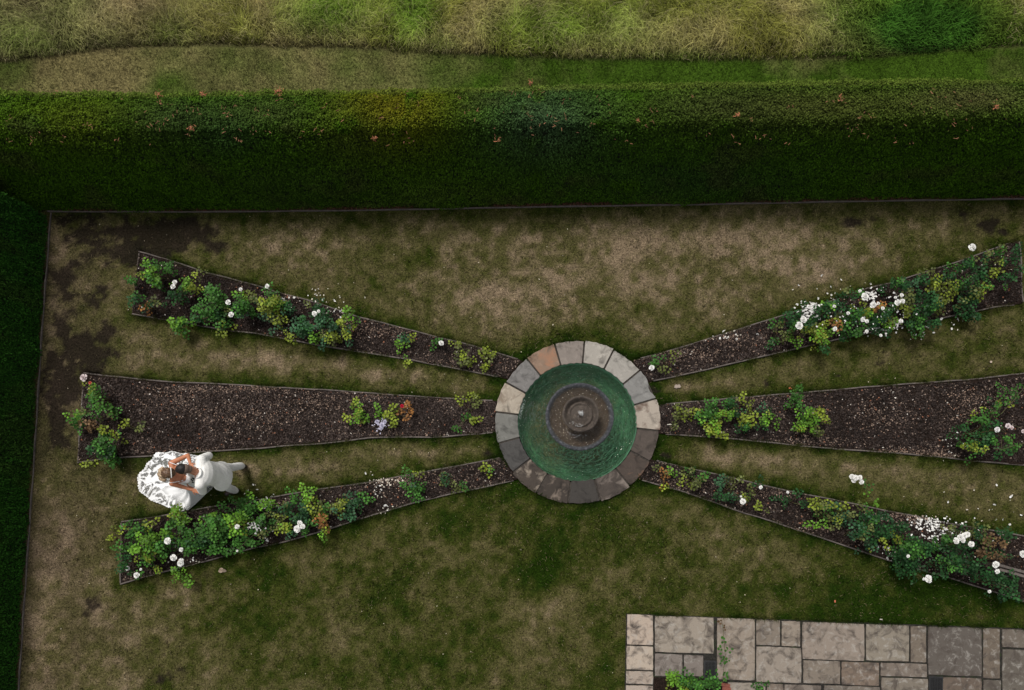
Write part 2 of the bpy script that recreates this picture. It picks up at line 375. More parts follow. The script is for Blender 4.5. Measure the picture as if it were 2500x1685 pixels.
blades(x, y, np.zeros(n), L, rng.uniform(.006, .014, n)*(1+weed[:, 0]*1.6), az, rng.uniform(.5, 1.5, n), c, 4,
       'meadow_grass', 'tall unmown meadow grass, straw and bright green, along the top of the photo', 'long grass')
# ground under the meadow
xm = np.arange(-14, 14.01, .25); ym = np.arange(7.9, 14.01, .25)

# ------------------------------------------------------------------ soil beds, chips, boards
def bed(key):
    u, l = BW[key]; nu = len(u); nv = 16
    V = []; C = []
    for i in range(nu):
        for j in range(nv):
            t = j/(nv-1); p = u[i]*(1-t)+l[i]*t
            V.append((p[0], p[1], 0))
    V = np.array(V); hgt = .012+.03*fbm(V[:, 0], V[:, 1], 4, 15, 4)
    V[:, 2] = hgt
    id_ = np.arange(nu*nv).reshape(nu, nv)
    q = np.stack([id_[:-1, :-1], id_[1:, :-1], id_[1:, 1:], id_[:-1, 1:]], -1).reshape(-1, 4)
    rr = np.hypot(V[:, 0]-FC.x, V[:, 1]-FC.y)[q].mean(1); q = q[rr > RO-.15]
    o = arrmesh('soil_bed', V, q, M['soil'], smooth=True); tag(o, kind='structure')
for k in BW: bed(k)
# mulch: chips of bark and stone over all the beds
VX = []; VC = []
def quadcloud(x, y, z, sx, sy, az, tiltx, tilty, col):
    n = len(x); ca, sa = np.cos(az), np.sin(az)
    loc = np.array([[-1, -.7], [.9, -1], [1, .8], [-.8, 1]])
    V = np.zeros((n, 4, 3))
    jt = 1+rng.uniform(-.35, .35, (n, 4, 2))
    lx_, ly_ = loc[None, :, 0]*sx[:, None]*jt[..., 0], loc[None, :, 1]*sy[:, None]*jt[..., 1]
    V[..., 0] = x[:, None]+lx_*ca[:, None]-ly_*sa[:, None]
    V[..., 1] = y[:, None]+lx_*sa[:, None]+ly_*ca[:, None]
    V[..., 2] = z[:, None]+lx_*tiltx[:, None]+ly_*tilty[:, None]
    return V.reshape(-1, 3), np.arange(n*4).reshape(-1, 4), np.repeat(col, 4, axis=0)
def cloud_obj(name, parts, m, **kw):
    V = np.concatenate([p[0] for p in parts]); C = np.concatenate([p[2] for p in parts])
    return arrmesh(name, V, np.arange(len(V)).reshape(-1, 4), m, C, **kw)
parts = []
LITTER = {'B': [(540,950,90,5,420),(640,945,40,4,120),(480,1105,60,5,150),(760,985,60,14,260),(900,965,50,8,160),(950,1060,60,5,120),(620,1020,90,16,380),(440,975,60,14,200)], 'E': [(2215,1103,50,7,330),(2290,1112,30,5,160),(2370,1000,30,18,300),(2400,960,60,14,220),(1860,968,60,8,220),(1990,1078,60,8,200),(2160,1020,60,20,260)], 'A': [(1050,880,40,8,160),(960,810,50,8,200),(700,725,50,6,150),(870,800,30,12,160)], 'C': [(950,1172,50,7,260),(1060,1170,60,8,220),(330,1408,30,8,120),(660,1228,40,6,120)], 'D': [(1780,822,60,10,320),(1700,865,60,10,260),(1850,840,40,12,160)], 'F': [(1900,1205,60,10,260),(2000,1290,60,8,200),(1700,1185,50,10,160),(2200,1262,40,8,240)]}
BEDMUL = {'A': .9, 'B': 1.15, 'C': .9, 'D': .95, 'E': .9, 'F': .8}
for k, (u, l) in BW.items():
    n = 15000 if k not in 'BE' else 30000
    i = rng.integers(0, 139, n); f = rng.random(n)[:, None]; t = rng.uniform(.03, .97, n)[:, None]
    a = u[i]*(1-f)+u[i+1]*f; b = l[i]*(1-f)+l[i+1]*f; p = a*(1-t)+b*t
    keep = np.hypot(p[:, 0]-FC.x, p[:, 1]-FC.y) > RO+.02; p = p[keep]; n = len(p); tt = t[keep, 0]
    z = .018+.03*fbm(p[:, 0], p[:, 1], 4, 15, 4)+rng.uniform(0, .012, n)
    s = rng.uniform(.004, .017, n)
    r = rng.random(n); dens = sm(.42, .68, fbm(p[:, 0], p[:, 1], 1.3, 23, 4))+.5*np.exp(-(np.minimum(tt, 1-tt)/.1)**2)
    colr = np.stack([rng.uniform(.25, 1, n)**2*.075+.010]*3, 1)*np.array([1, .74, .64])*BEDMUL[k]*(.35+1.0*fbm(p[:, 0], p[:, 1], 2.6, 29, 4))[:, None]
    pale = r < .008+.075*dens; colr[pale] = np.array([.25, .185, .145])*rng.uniform(.4, 1.3, pale.sum())[:, None]
    wht = (r > .9935); colr[wht] = np.array([.62, .56, .5])*rng.uniform(.6, 1.2, wht.sum())[:, None]
    org = (r > .987) & ~wht; colr[org] = np.array([.28, .12, .07])
    for (lx_0, ly_0, sx0, sy0, nn0) in LITTER[k]:
        q_ = np.array([P(a_, b_, .045) for a_, b_ in zip(rng.normal(lx_0, sx0, nn0), rng.normal(ly_0, sy0, nn0))]); q_ = q_[in_poly(q_[:, 0], q_[:, 1], np.r_[u[::4], l[::-4]])]; m_ = len(q_)
        s0 = rng.uniform(.004, .013, m_); parts.append(quadcloud(q_[:, 0], q_[:, 1], q_[:, 2], s0, s0*rng.uniform(.3, 1, m_), rng.uniform(0, 6.3, m_), rng.normal(0, .4, m_), rng.normal(0, .4, m_), np.array([.27, .19, .145])[None]*rng.uniform(.3, 1.2, m_)[:, None]))
    parts.append(quadcloud(p[:, 0], p[:, 1], z, s, s*rng.uniform(.3, 1, n), rng.uniform(0, 6.3, n), rng.normal(0, .5, n), rng.normal(0, .5, n), colr))
o = cloud_obj('mulch', parts, M['chip']); tag(o, 'dark bark mulch with pale flecks covering the soil of the rose beds', 'mulch', kind='stuff')

def board(pts, label, h=.055, wd=.022, m='board', wob=.004):
    pts = [Vector((p[0], p[1], 0)) for p in pts]; V = []; n = len(pts)
    for i, p in enumerate(pts):
        t = (pts[min(i+1, n-1)]-pts[max(i-1, 0)]).normalized(); s = Vector((-t.y, t.x, 0))
        zz = h*(.42+.58*math.sin(i*.9+len(label))**2)+wob*math.sin(i*1.7)
        for a, z in ((-1, -.02), (-1, zz), (1, zz), (1, -.02)): V.append(p+s*a*wd/2+Vector((0, 0, z)))
    Fc = [(0, 1, 2, 3)[::-1], tuple(4*(n-1)+q for q in (0, 1, 2, 3))]
    for i in range(n-1):
        for q in range(4): Fc.append((4*i+q, 4*i+(q+1) % 4, 4*i+4+(q+1) % 4, 4*i+4+q))
    o = pymesh('edging_board', V, Fc, M[m], bevel=.003)
    return tag(o, label, 'edging board', 'timber boards edging the rose beds')
BN = {'A': 'upper left', 'B': 'middle left', 'C': 'lower left', 'D': 'upper right', 'E': 'middle right', 'F': 'lower right'}
for k, (u, l) in BW.items():
    cu = [q for q in u[::4] if math.hypot(q[0]-FC.x, q[1]-FC.y) > RO+.01]; cl = [q for q in l[::4] if math.hypot(q[0]-FC.x, q[1]-FC.y) > RO+.01]
    board(cu, f'grey timber board along the upper long side of the {BN[k]} rose bed')
    board(cl, f'grey timber board along the lower long side of the {BN[k]} rose bed')
    if k in 'ABC':
        a, b = u[0], l[0]
        board([a+(b-a)*t for t in np.linspace(.02, .98, 9)], f'short grey timber board closing the outer left end of the {BN[k]} rose bed', h=.022 if k == 'A' else .045)
    if k == 'D':
        a, b = u[-1], l[-1]
        board([a+(b-a)*t for t in np.linspace(.02, .98, 5)], 'short grey timber board closing the outer right end of the upper right rose bed')
board(resample([p+Vector((0, -.05, 0)) for p in HEDGE_FRONT[1:]], 50), 'long dark timber board at the foot of the long hedge', h=.04, wd=.02)
board(resample([p+Vector((.06, 0, 0)) for p in LEFT_FRONT], 40), 'dark timber board at the foot of the left hedge', h=.03, wd=.02)

# ------------------------------------------------------------------ leaf clouds
LEAF = np.array([[0, 0, 0], [.30, .42, .06], [.68, .36, .05], [1, 0, -.06], [.68, -.36, .05], [.30, -.42, .06]])
LEAF[:, 0] -= .1
def leafcloud(pos, size, az, pitch, roll, col, wid=1.0):
    """folded rose leaflets: 6 vertices, two quads each"""
    n = len(pos); l = LEAF*np.array([1, wid, 1]); X = l[None, :, 0]*size[:, None]; Y = l[None, :, 1]*size[:, None]; Z = l[None, :, 2]*size[:, None]
    cr, sr = np.cos(roll)[:, None], np.sin(roll)[:, None]; Y, Z = Y*cr-Z*sr, Y*sr+Z*cr
    cp, sp = np.cos(pitch)[:, None], np.sin(pitch)[:, None]; X, Z = X*cp-Z*sp, X*sp+Z*cp
    ca, sa = np.cos(az)[:, None], np.sin(az)[:, None]; X, Y = X*ca-Y*sa, X*sa+Y*ca
    V = np.stack([X+pos[:, 0:1], Y+pos[:, 1:2], Z+pos[:, 2:3]], -1).reshape(-1, 3)
    b = np.arange(n)[:, None]*6; Fc = np.concatenate([b+np.array([[0, 1, 2, 3]]), b+np.array([[0, 3, 4, 5]])], 1).reshape(-1, 4)
    return V, Fc, np.repeat(col, 6, axis=0)

# ------------------------------------------------------------------ hedges
def hedge(front, inward, depth, height, label, colfun, n_leaf, z_lean=.40):
    """front: foot line; inward: unit vector from front to back"""
    inw = Vector(inward); root = empty('hedge', tuple(resample(front, 3)[1])+(0,))
    tag(root, label, 'hedge', 'clipped hedges around the rose garden')
    pts = resample(front, 80)
    def surf(s, q):
        """s along 0..1, q across 0..1 (front foot -> up -> top -> down the back)"""
        i = s*79; x = np.interp(i, np.arange(80), pts[:, 0]); y = np.interp(i, np.arange(80), pts[:, 1])
        tot = height+depth+height; d = q*tot
        r = .12
        zl2 = .04; off = np.where(d < height, z_lean*(d/height)**1.25, np.where(d < height+depth, z_lean+(d-height)*(depth-z_lean-zl2)/depth, depth-zl2*(tot-d)/height))
        zz = np.where(d < height+depth, height-.12*np.log1p(np.exp(np.clip((height-d)/.12, -30, 30))), tot-d)
        # rounded shoulders
        e1 = np.clip(1-np.abs(d-height)/.55, 0, 1); e2 = np.clip(1-np.abs(d-height-depth)/.10, 0, 1)
        zz = zz-.03*e2**2
        along = s*22
        bmp = (fbm(along, d*1.2+(7 if abs(inw.x) > .5 else 0), 1.1, 90, 4)-.5)*.14
        th1 = sm(height-.55, height+.12, d)*math.pi/2; th2 = sm(height+depth-.15, height+depth+.15, d)*math.pi/2
        nz = np.sin(th1)*np.cos(th2); nf = -np.cos(th1)+np.sin(th2)
        return np.stack([x+inw.x*(off+nf*bmp), y+inw.y*(off+nf*bmp), zz+nz*bmp*.7], -1), nz, nf, d, along
    ns, nq = 400, 90
    Sg, Qg = np.meshgrid(np.linspace(0, 1, ns), np.linspace(0, 1, nq))
    V, *_ = surf(Sg.ravel(), Qg.ravel())
    V = V-np.array([inw.x, inw.y, 0])*-.03-np.array([0, 0, .03])
    id_ = np.arange(ns*nq).reshape(nq, ns)
    q = np.stack([id_[:-1, :-1], id_[:-1, 1:], id_[1:, 1:], id_[1:, :-1]], -1).reshape(-1, 4)
    arrmesh('branches', V*np.array([1, 1, .985]), q, M['hedgecore'], parent=root, smooth=True)
    s = rng.random(n_leaf); qq = rng.random(n_leaf)*.80
    p, nz, nf, d, along = surf(s, qq)
    # pockets: leaves sit at slightly different depths, thin in places
    pk = fbm(along, d, 9, 44, 3); dep = rng.uniform(-.035, .03, n_leaf)+(pk-.5)*.08
    keep = rng.random(n_leaf) < sm(.18, .38, pk)+.5
    p = p+np.stack([inw.x*nf*dep, inw.y*nf*dep, nz*dep], -1)
    az_f = math.atan2(-inw.y, -inw.x)
    az = np.where(nz > .6, rng.uniform(0, 6.28, n_leaf), az_f+rng.normal(0, .9, n_leaf))
    pitch = np.where(nz > .6, rng.normal(.1, .45, n_leaf), rng.normal(-.45, .5, n_leaf))
    size = rng.uniform(.016, .034, n_leaf)
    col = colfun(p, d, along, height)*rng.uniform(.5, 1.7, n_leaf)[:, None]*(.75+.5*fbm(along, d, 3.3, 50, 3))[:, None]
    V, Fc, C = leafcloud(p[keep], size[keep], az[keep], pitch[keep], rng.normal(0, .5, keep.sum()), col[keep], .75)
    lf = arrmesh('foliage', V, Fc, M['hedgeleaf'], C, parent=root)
    return root, surf
def col_long(p, d, along, hh):
    # pixel of the photograph for placing the colour patches of the leaves themselves
    t = H/(H-p[:, 2]); px, py = W2P(p[:, 0]*t, p[:, 1]*t)
    base = np.array([.034, .082, .0035])[None]*np.ones((len(p), 1))
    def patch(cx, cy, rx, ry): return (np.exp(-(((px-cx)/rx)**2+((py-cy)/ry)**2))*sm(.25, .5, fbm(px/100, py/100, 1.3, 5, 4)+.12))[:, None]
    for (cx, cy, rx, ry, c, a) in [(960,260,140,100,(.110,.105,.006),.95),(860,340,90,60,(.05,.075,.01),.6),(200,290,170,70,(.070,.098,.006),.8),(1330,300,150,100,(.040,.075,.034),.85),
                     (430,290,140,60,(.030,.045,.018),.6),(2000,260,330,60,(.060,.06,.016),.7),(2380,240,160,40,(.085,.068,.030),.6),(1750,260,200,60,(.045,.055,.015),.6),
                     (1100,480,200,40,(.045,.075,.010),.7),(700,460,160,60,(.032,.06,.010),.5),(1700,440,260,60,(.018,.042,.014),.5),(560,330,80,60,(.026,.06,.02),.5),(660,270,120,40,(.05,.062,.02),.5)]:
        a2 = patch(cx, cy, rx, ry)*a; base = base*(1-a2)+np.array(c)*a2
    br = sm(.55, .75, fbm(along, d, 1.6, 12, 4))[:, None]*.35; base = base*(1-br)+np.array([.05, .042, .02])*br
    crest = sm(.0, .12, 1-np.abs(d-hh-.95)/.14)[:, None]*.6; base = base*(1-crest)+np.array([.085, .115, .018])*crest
    return base*1.15
def col_left(p, d, along, hh):
    base = np.array([.024, .085, .010])[None]*np.ones((len(p), 1)); b = sm(.5, .7, fbm(along, d, 1.2, 19, 4))[:, None]
    return base*(1-b*.6)+np.array([.035, .07, .012])*b*.6
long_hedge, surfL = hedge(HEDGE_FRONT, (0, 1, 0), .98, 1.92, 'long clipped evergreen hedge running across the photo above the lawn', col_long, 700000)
left_hedge, surfR = hedge([p+Vector((0, -.12 if i == 0 else 0, 0)) for i, p in enumerate(LEFT_FRONT)], (-1, 0, 0), .98, 1.80, 'dark clipped hedge down the left edge of the photo, meeting the long hedge', col_left, 260000)
# red-brown clippings lying on the long hedge: clumps one can tell apart, and loose bits
def clip_clump(px, py, r, n, z=1.93, zf=None):
    c = P(px, py, z); nn = n; a = rng.uniform(0, 6.28, nn); rr = r*np.minimum(np.abs(rng.normal(0, .32, nn)), .7)
    p = np.stack([c.x+rr*np.cos(a), c.y+rr*np.sin(a), c.z+rng.uniform(.0, .05, nn)], -1)
    col = np.array([.34, .13, .06])[None]*rng.uniform(.45, 1.3, nn)[:, None]
    return quadcloud(p[:, 0], p[:, 1], p[:, 2], rng.uniform(.010, .026, nn), rng.uniform(.002, .006, nn), rng.uniform(0, 6.28, nn), rng.normal(0, .3, nn), rng.normal(0, .3, nn), col)
for (px, py, r, n, lab) in [(387,232,.13,26,'pair of rusty clipping tufts on the hedge crest, leftmost of all'),(498,231,.09,30,'round rusty clump of clippings on hedge crest, second from left'),
        (681,226,.13,60,'largest and brightest orange clump of clippings, on the hedge crest'),(470,315,.10,30,'orange clump of clippings on the front shoulder of the long hedge'),
        (915,340,.09,14,'loose orange twigs on the hedge face below the yellow-green patch'),(1295,206,.10,26,'pinkish brown clippings on the back crest above the fountain'),
        (1556,297,.05,10,'tiny orange clippings beside a pale twig, middle right of the hedge'),(1800,283,.09,18,'pale pink clippings on the hedge, right of centre'),
        (2050,240,.08,14,'small pinkish clippings near the back crest, right half of hedge'),(2430,262,.11,22,'rusty clippings near the right end of the long hedge'),(1218,345,.10,12,'dull brown clippings on the bluish green patch of the hedge')]:
    o = cloud_obj('dry_clippings', [clip_clump(px, py, r, n)], M['clip']); tag(o, lab, 'hedge clippings', 'dry clippings lying on the long hedge')
parts = []
for k in range(150):
    px = rng.uniform(0, 2500); py = rng.uniform(222, 360)
    if rng.random() < .35: px = rng.choice([430, 560, 880, 930, 1250, 1330, 1950, 2300])+rng.normal(0, 50)
    c = P(px, py, 1.95); n = rng.integers(1, 4)
    col = np.array([.30, .13, .07])[None]*rng.uniform(.4, 1.2, n)[:, None]
    parts.append(quadcloud(c.x+rng.normal(0, .03, n), c.y+rng.normal(0, .03, n), np.full(n, c.z), rng.uniform(.010, .034, n), rng.uniform(.0015, .004, n), rng.uniform(0, 6.28, n), rng.normal(0, .2, n), rng.normal(0, .2, n), col))
o = cloud_obj('loose_twigs', parts, M['clip']); tag(o, 'loose brown twigs and clippings strewn thinly over the top of the long hedge', 'twigs', kind='stuff')
n = 5000; s_ = rng.random(n); hx = np.interp(s_, [0, 1], [-8.6, 9.5]); hyy = np.interp(hx, [p.x for p in HEDGE_FRONT], [p.y for p in HEDGE_FRONT])-rng.uniform(-.02, .04, n)
dens = fbm(hx, hx*0, 1.2, 4, 3) > .42; n = dens.sum()
o = cloud_obj('leaf_litter', [quadcloud(hx[dens], hyy[dens], rng.uniform(.01, .04, n), rng.uniform(.008, .02, n), rng.uniform(.002, .006, n), rng.uniform(0, 6.3, n), rng.normal(0, .3, n), rng.normal(0, .3, n), np.array([.12, .05, .03])[None]*rng.uniform(.3, 1.2, n)[:, None])], M['clip'])
tag(o, 'reddish brown leaf litter at the foot of the long hedge', 'leaf litter', kind='stuff')

# ------------------------------------------------------------------ stone materials
def stone_mat(name, base, dark, light, sc=2.2, stain=None, lo=.42, hi=.68):
    m = bpy.data.materials.new(name); m.use_nodes = True; t = m.node_tree; N = t.nodes; L = t.links; b = N['Principled BSDF']
    b.inputs['Roughness'].default_value = .8; b.inputs['Specular IOR Level'].default_value = .25
    tc = N.new('ShaderNodeTexCoord')
    oa = N.new('ShaderNodeAttribute'); oa.attribute_name = 'Off'; ad = N.new('ShaderNodeVectorMath'); L.new(tc.outputs['Object'], ad.inputs[0]); L.new(oa.outputs['Vector'], ad.inputs[1])
    def nz(s, d=8, w=0, off=0):
        mp = N.new('ShaderNodeMapping'); mp.inputs['Location'].default_value = (off, off*1.7, 0); L.new(ad.outputs[0], mp.inputs[0])
        q = N.new('ShaderNodeTexNoise'); q.inputs['Scale'].default_value = s; q.inputs['Detail'].default_value = d; q.inputs['Distortion'].default_value = w
        q.inputs['Roughness'].default_value = .62; L.new(mp.outputs[0], q.inputs[0]); return q.outputs['Fac']
    def mixc(a, c, f, lo, hi):
        mr = N.new('ShaderNodeMapRange'); mr.inputs[1].default_value = lo; mr.inputs[2].default_value = hi; L.new(f, mr.inputs[0])
        x = N.new('ShaderNodeMix'); x.data_type = 'RGBA'; L.new(mr.outputs[0], x.inputs[0]); L.new(a, x.inputs[6]); x.inputs[7].default_value = (*c, 1); return x.outputs[2]
    r = N.new('ShaderNodeAttribute'); r.attribute_name = 'Col'
    cur = r.outputs['Color'] if base is None else None
    if base is not None:
        q = N.new('ShaderNodeRGB'); q.outputs[0].default_value = (*base, 1); cur = q.outputs[0]
    cur = mixc(cur, light, nz(sc*2.3, 9, .6, 3), .52, .8)
    cur = mixc(cur, dark, nz(sc*1.3, 9, .7, 9), lo+.1, hi+.12)
    cur = mixc(cur, dark, nz(sc*14, 4, 0, 5), .62, .78)
    if stain: cur = mixc(cur, stain, nz(sc*1.1, 5, .8, 21), .5, .66)
    L.new(cur, b.inputs['Base Color'])
    bp = N.new('ShaderNodeBump'); bp.inputs['Strength'].default_value = .6; bp.inputs['Distance'].default_value = .012
    L.new(nz(sc*5, 8, .8), bp.inputs['Height']); L.new(bp.outputs[0], b.inputs['Normal'])
    return m

# ------------------------------------------------------------------ fountain
ft = empty('fountain', (FC.x, FC.y, 0)); tag(ft, 'round stone-rimmed garden fountain pool with green water and a tiered bowl at its centre', 'fountain')
JA = [106, 84.8, 63.3, 39.7, 16.7, -6.4, -29.1, -51.2, -74.3, -96.8, -119.9, -141.9, -164.7, -187, -209.1, -231.7, -254]
SC = [((.20,.18,.17),None,'grey stone with brown streaks at the top of the ring'),((.31,.30,.285),None,'pale grey stone right of the top of the ring'),((.29,.285,.275),None,'pale grey stone at the upper right of the ring'),
      ((.19,.195,.20),None,'bluish grey stone with a chipped outer edge'),((.33,.30,.27),(.13,.09,.07),'pale stone with a brown stain at the right of the ring'),((.105,.088,.08),None,'dark brown grey stone at the right of the ring'),
      ((.085,.068,.06),(.13,.075,.05),'dark brown stone with an orange leaf'),((.085,.072,.066),(.17,.14,.12),'dark stone with paler inner edge'),((.062,.058,.056),None,'charcoal stone at the bottom of the ring'),
      ((.060,.050,.044),(.19,.15,.12),'blackish stone with tan inner edge'),((.075,.062,.054),(.24,.20,.16),'dark brown stone with pale tan patch'),((.085,.085,.087),None,'dark slate grey stone at lower left'),
      ((.145,.15,.147),None,'greenish grey stone at the left of the ring'),((.33,.30,.26),(.2,.16,.12),'beige stone at the upper left of the ring'),((.165,.165,.17),None,'mid grey stone at the upper left of the ring'),
      ((.21,.15,.115),(.29,.15,.09),'orange brown stained stone at the top left of the ring')]
for i in range(16):
    a0, a1 = math.radians(JA[i]), math.radians(JA[i+1]); gap = .015
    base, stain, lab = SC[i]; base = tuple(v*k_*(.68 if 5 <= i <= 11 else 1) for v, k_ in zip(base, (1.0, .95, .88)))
    m = stone_mat('coping_stone', base, tuple(v*.38 for v in base), tuple(min(v*1.4, .6) for v in base), 3.4+.5*(i % 3), stain, .40, .60)
    V = []; n = 9; ro = RO+.012*math.sin(i*2.1); ri = RI+.01*math.sin(i*1.3)
    tz = .055+.006*math.sin(i*1.9)
    for z in (-.08, tz):
        for rr in (ri, ro):
            for q in range(n):
                ga = gap/rr; a = a0-ga+(a1-a0+2*ga)*q/(n-1)
                if i == 3 and rr == ro and 4 <= q <= 7: r2 = rr-.06*math.sin((q-3.5)/4*3.14)
                else: r2 = rr+.006*math.sin(q*2.3+i)
                V.append((FC.x+r2*math.cos(a), FC.y+r2*math.sin(a), z+(.003*math.sin(q+i) if z > 0 else 0)))
    Fc = []
    for q in range(n-1):
        Fc += [(2*n+q, 2*n+q+1, 3*n+q+1, 3*n+q)[::1], (q, n+q, n+q+1, q+1), (n+q, 3*n+q, 3*n+q+1, n+q+1), (q, q+1, 2*n+q+1, 2*n+q)]
    Fc += [(0, 2*n, 3*n, n), (n-1, 2*n-1, 4*n-1, 3*n-1)]
    o = pymesh('coping_stone', V, Fc, m, ft, bevel=.006); o['label'] = lab
    bm = bmesh.new(); bm.from_mesh(o.data); bmesh.ops.recalc_face_normals(bm, faces=bm.faces); bm.to_mesh(o.data); bm.free()
mj = mat('mortar', (.045, .038, .032), .95, n1=(20, .3, .7, .5), bump=(50, .8, .01))
V, Fc = lathe([(RI+.02, -.06), (RI+.02, .036), (RO-.015, .036), (RO-.02, -.06)], (FC.x, FC.y, 0)); pymesh('mortar_joints', V, Fc, mj, ft)
# pool shell: algae on the wall, silty middle darkened to paint the deep water's shade
R = np.linspace(0, 1, 40); A = np.linspace(0, 2*math.pi, 120, endpoint=False)
Rg, Ag = np.meshgrid(R, A); rad = Rg*(RI-.0)
zz = np.where(Rg < .93, -.42+.02*fbm(rad*np.cos(Ag), rad*np.sin(Ag), 3, 3, 3), -.42+(Rg-.93)/.07*.47)
VX_ = FC.x+rad*np.cos(Ag)*np.where(Rg > .93, .998, 1); VY_ = FC.y+rad*np.sin(Ag)
gfac = sm(.58, .92, Rg+(fbm(np.cos(Ag)*3, np.sin(Ag)*3, 1.2, 8, 4)-.5)*.35+(fbm(VX_, VY_, 5, 9, 3)-.5)*.25+.10*np.cos(Ag+.6))[..., None]
pc = np.array([.120, .098, .046])*(1-gfac)+np.array([.085, .225, .125])*gfac
nr, na = 40, 120; id_ = np.arange(nr*na).reshape(na, nr); nx2 = np.roll(id_, -1, 0)
q = np.stack([id_[:, :-1], nx2[:, :-1], nx2[:, 1:], id_[:, 1:]], -1).reshape(-1, 4)
arrmesh('basin', np.stack([VX_, VY_, zz], -1).reshape(-1, 3), q, mat('pool_algae', attr=True, rough=.8, n1=(7, .3, .7, .3), n2=(30, .35, .7, .35), bump=(14, .7, .03)), pc.reshape(-1, 3), parent=ft, smooth=True)
# water: transparent tint + surface reflection, rippled
def water_mat(name, tint, rip, stren, alpha=None):
    m = bpy.data.materials.new(name); m.use_nodes = True; t = m.node_tree; N = t.nodes; L = t.links; N.remove(N['Principled BSDF'])
    tr = N.new('ShaderNodeBsdfTransparent'); tr.inputs[0].default_value = (*tint, 1)
    gl = N.new('ShaderNodeBsdfGlossy'); gl.inputs['Roughness'].default_value = .06
    df = N.new('ShaderNodeBsdfDiffuse'); df.inputs[0].default_value = (.032, .055, .025, 1)
    tc = N.new('ShaderNodeTexCoord'); vs = N.new('ShaderNodeVectorMath'); vs.operation = 'SUBTRACT'; vs.inputs[1].default_value = (FC.x, FC.y, 0); L.new(tc.outputs['Object'], vs.inputs[0])
    sp = N.new('ShaderNodeSeparateXYZ'); L.new(vs.outputs[0], sp.inputs[0])
    at = N.new('ShaderNodeMath'); at.operation = 'ARCTAN2'; L.new(sp.outputs[1], at.inputs[0]); L.new(sp.outputs[0], at.inputs[1])
    ln = N.new('ShaderNodeVectorMath'); ln.operation = 'LENGTH'; L.new(vs.outputs[0], ln.inputs[0])
    # ripples are longer round the bowl than outward from it
    cs_ = N.new('ShaderNodeMath'); cs_.operation = 'MULTIPLY'; cs_.inputs[1].default_value = 1.4; L.new(at.outputs[0], cs_.inputs[0])
    rd = N.new('ShaderNodeMath'); rd.operation = 'MULTIPLY'; rd.inputs[1].default_value = 3.2; L.new(ln.outputs['Value'], rd.inputs[0])
    cx = N.new('ShaderNodeCombineXYZ'); L.new(cs_.outputs[0], cx.inputs[0]); L.new(rd.outputs[0], cx.inputs[1])
    no = N.new('ShaderNodeTexNoise'); no.inputs['Scale'].default_value = rip; no.inputs['Detail'].default_value = 4; no.inputs['Distortion'].default_value = 1.2; L.new(cx.outputs[0], no.inputs[0])
    bp = N.new('ShaderNodeBump'); bp.inputs['Strength'].default_value = 1; bp.inputs['Distance'].default_value = stren; L.new(no.outputs['Fac'], bp.inputs['Height'])
    L.new(bp.outputs[0], gl.inputs['Normal']); L.new(bp.outputs[0], df.inputs['Normal'])
    fr = N.new('ShaderNodeFresnel'); fr.inputs['IOR'].default_value = 1.33; L.new(bp.outputs[0], fr.inputs['Normal'])
    # ripple shading put into the colour: noise mixes dark green over the floor
    mr = N.new('ShaderNodeMapRange'); mr.inputs[1].default_value = .42; mr.inputs[2].default_value = .62; mr.inputs[3].default_value = .0; mr.inputs[4].default_value = .08 if alpha else .55; L.new(no.outputs['Fac'], mr.inputs[0])
    m1 = N.new('ShaderNodeMixShader'); L.new(mr.outputs[0], m1.inputs[0]); L.new(tr.outputs[0], m1.inputs[1]); L.new(df.outputs[0], m1.inputs[2])
    m2 = N.new('ShaderNodeMixShader'); L.new(fr.outputs[0], m2.inputs[0]); L.new(m1.outputs[0], m2.inputs[1]); L.new(gl.outputs[0], m2.inputs[2]); L.new(m2.outputs[0], N['Material Output'].inputs[0])
    return m
V, Fc = lathe([(.001, -.03), (.3, -.03), (.6, -.03), (RI+.005, -.03)], (FC.x, FC.y, 0), 96)
pymesh('water', V, Fc, water_mat('pool_water', (.80, .88, .78), 5.5, .10), ft, smooth=True)
# bowl on a pedestal
mbowl = stone_mat('wet_bowl_stone', (.042, .044, .050), (.012, .012, .013), (.22, .23, .25), 11)
mbin = stone_mat('bowl_inside', (.060, .043, .030), (.020, .015, .012), (.14, .105, .07), 7)
mup = stone_mat('upper_tier_stone', (.062, .050, .041), (.018, .014, .012), (.17, .135, .11), 9)
V, Fc = lathe([(.24, -.42), (.22, -.3), (.14, -.2), (.11, .05), (.13, .2), (.16, .27)], (FC.x, FC.y, 0), 40); pymesh('pedestal', V, Fc, mbowl, ft, smooth=True)
V, Fc = lathe([(.16, .27), (.33, .33), (.48, .43), (.565, .55), (.580, .575), (.575, .595), (.555, .60), (.535, .592), (.520, .57), (.50, .545)], (FC.x, FC.y, 0), 96); pymesh('lower_bowl', V, Fc, mbowl, ft, smooth=True)
V, Fc = lathe([(.515, .565), (.50, .54), (.42, .50), (.30, .475), (.10, .47)], (FC.x, FC.y, 0), 72); pymesh('bowl_lining', V, Fc, mbin, ft, smooth=True)
V, Fc = lathe([(.001, .556), (.2, .556), (.4, .556), (.512, .556)], (FC.x, FC.y, 0), 72)
pymesh('bowl_water', V, Fc, water_mat('bowl_water', (.86, .82, .76), 9, .02, 1), ft, smooth=True)
V, Fc = lathe([(.10, .47), (.09, .62), (.12, .70), (.20, .745), (.275, .80), (.305, .835), (.303, .85), (.278, .856), (.262, .838), (.240, .77), (.215, .755), (.205, .785), (.185, .80), (.172, .785), (.150, .765), (.135, .79), (.12, .785), (.10, .80), (.088, .805), (.06, .80), (.045, .83), (.02, .86), (.001, .865)], (FC.x, FC.y, 0), 72)
pymesh('upper_bowl', V, Fc, mup, ft, smooth=True)
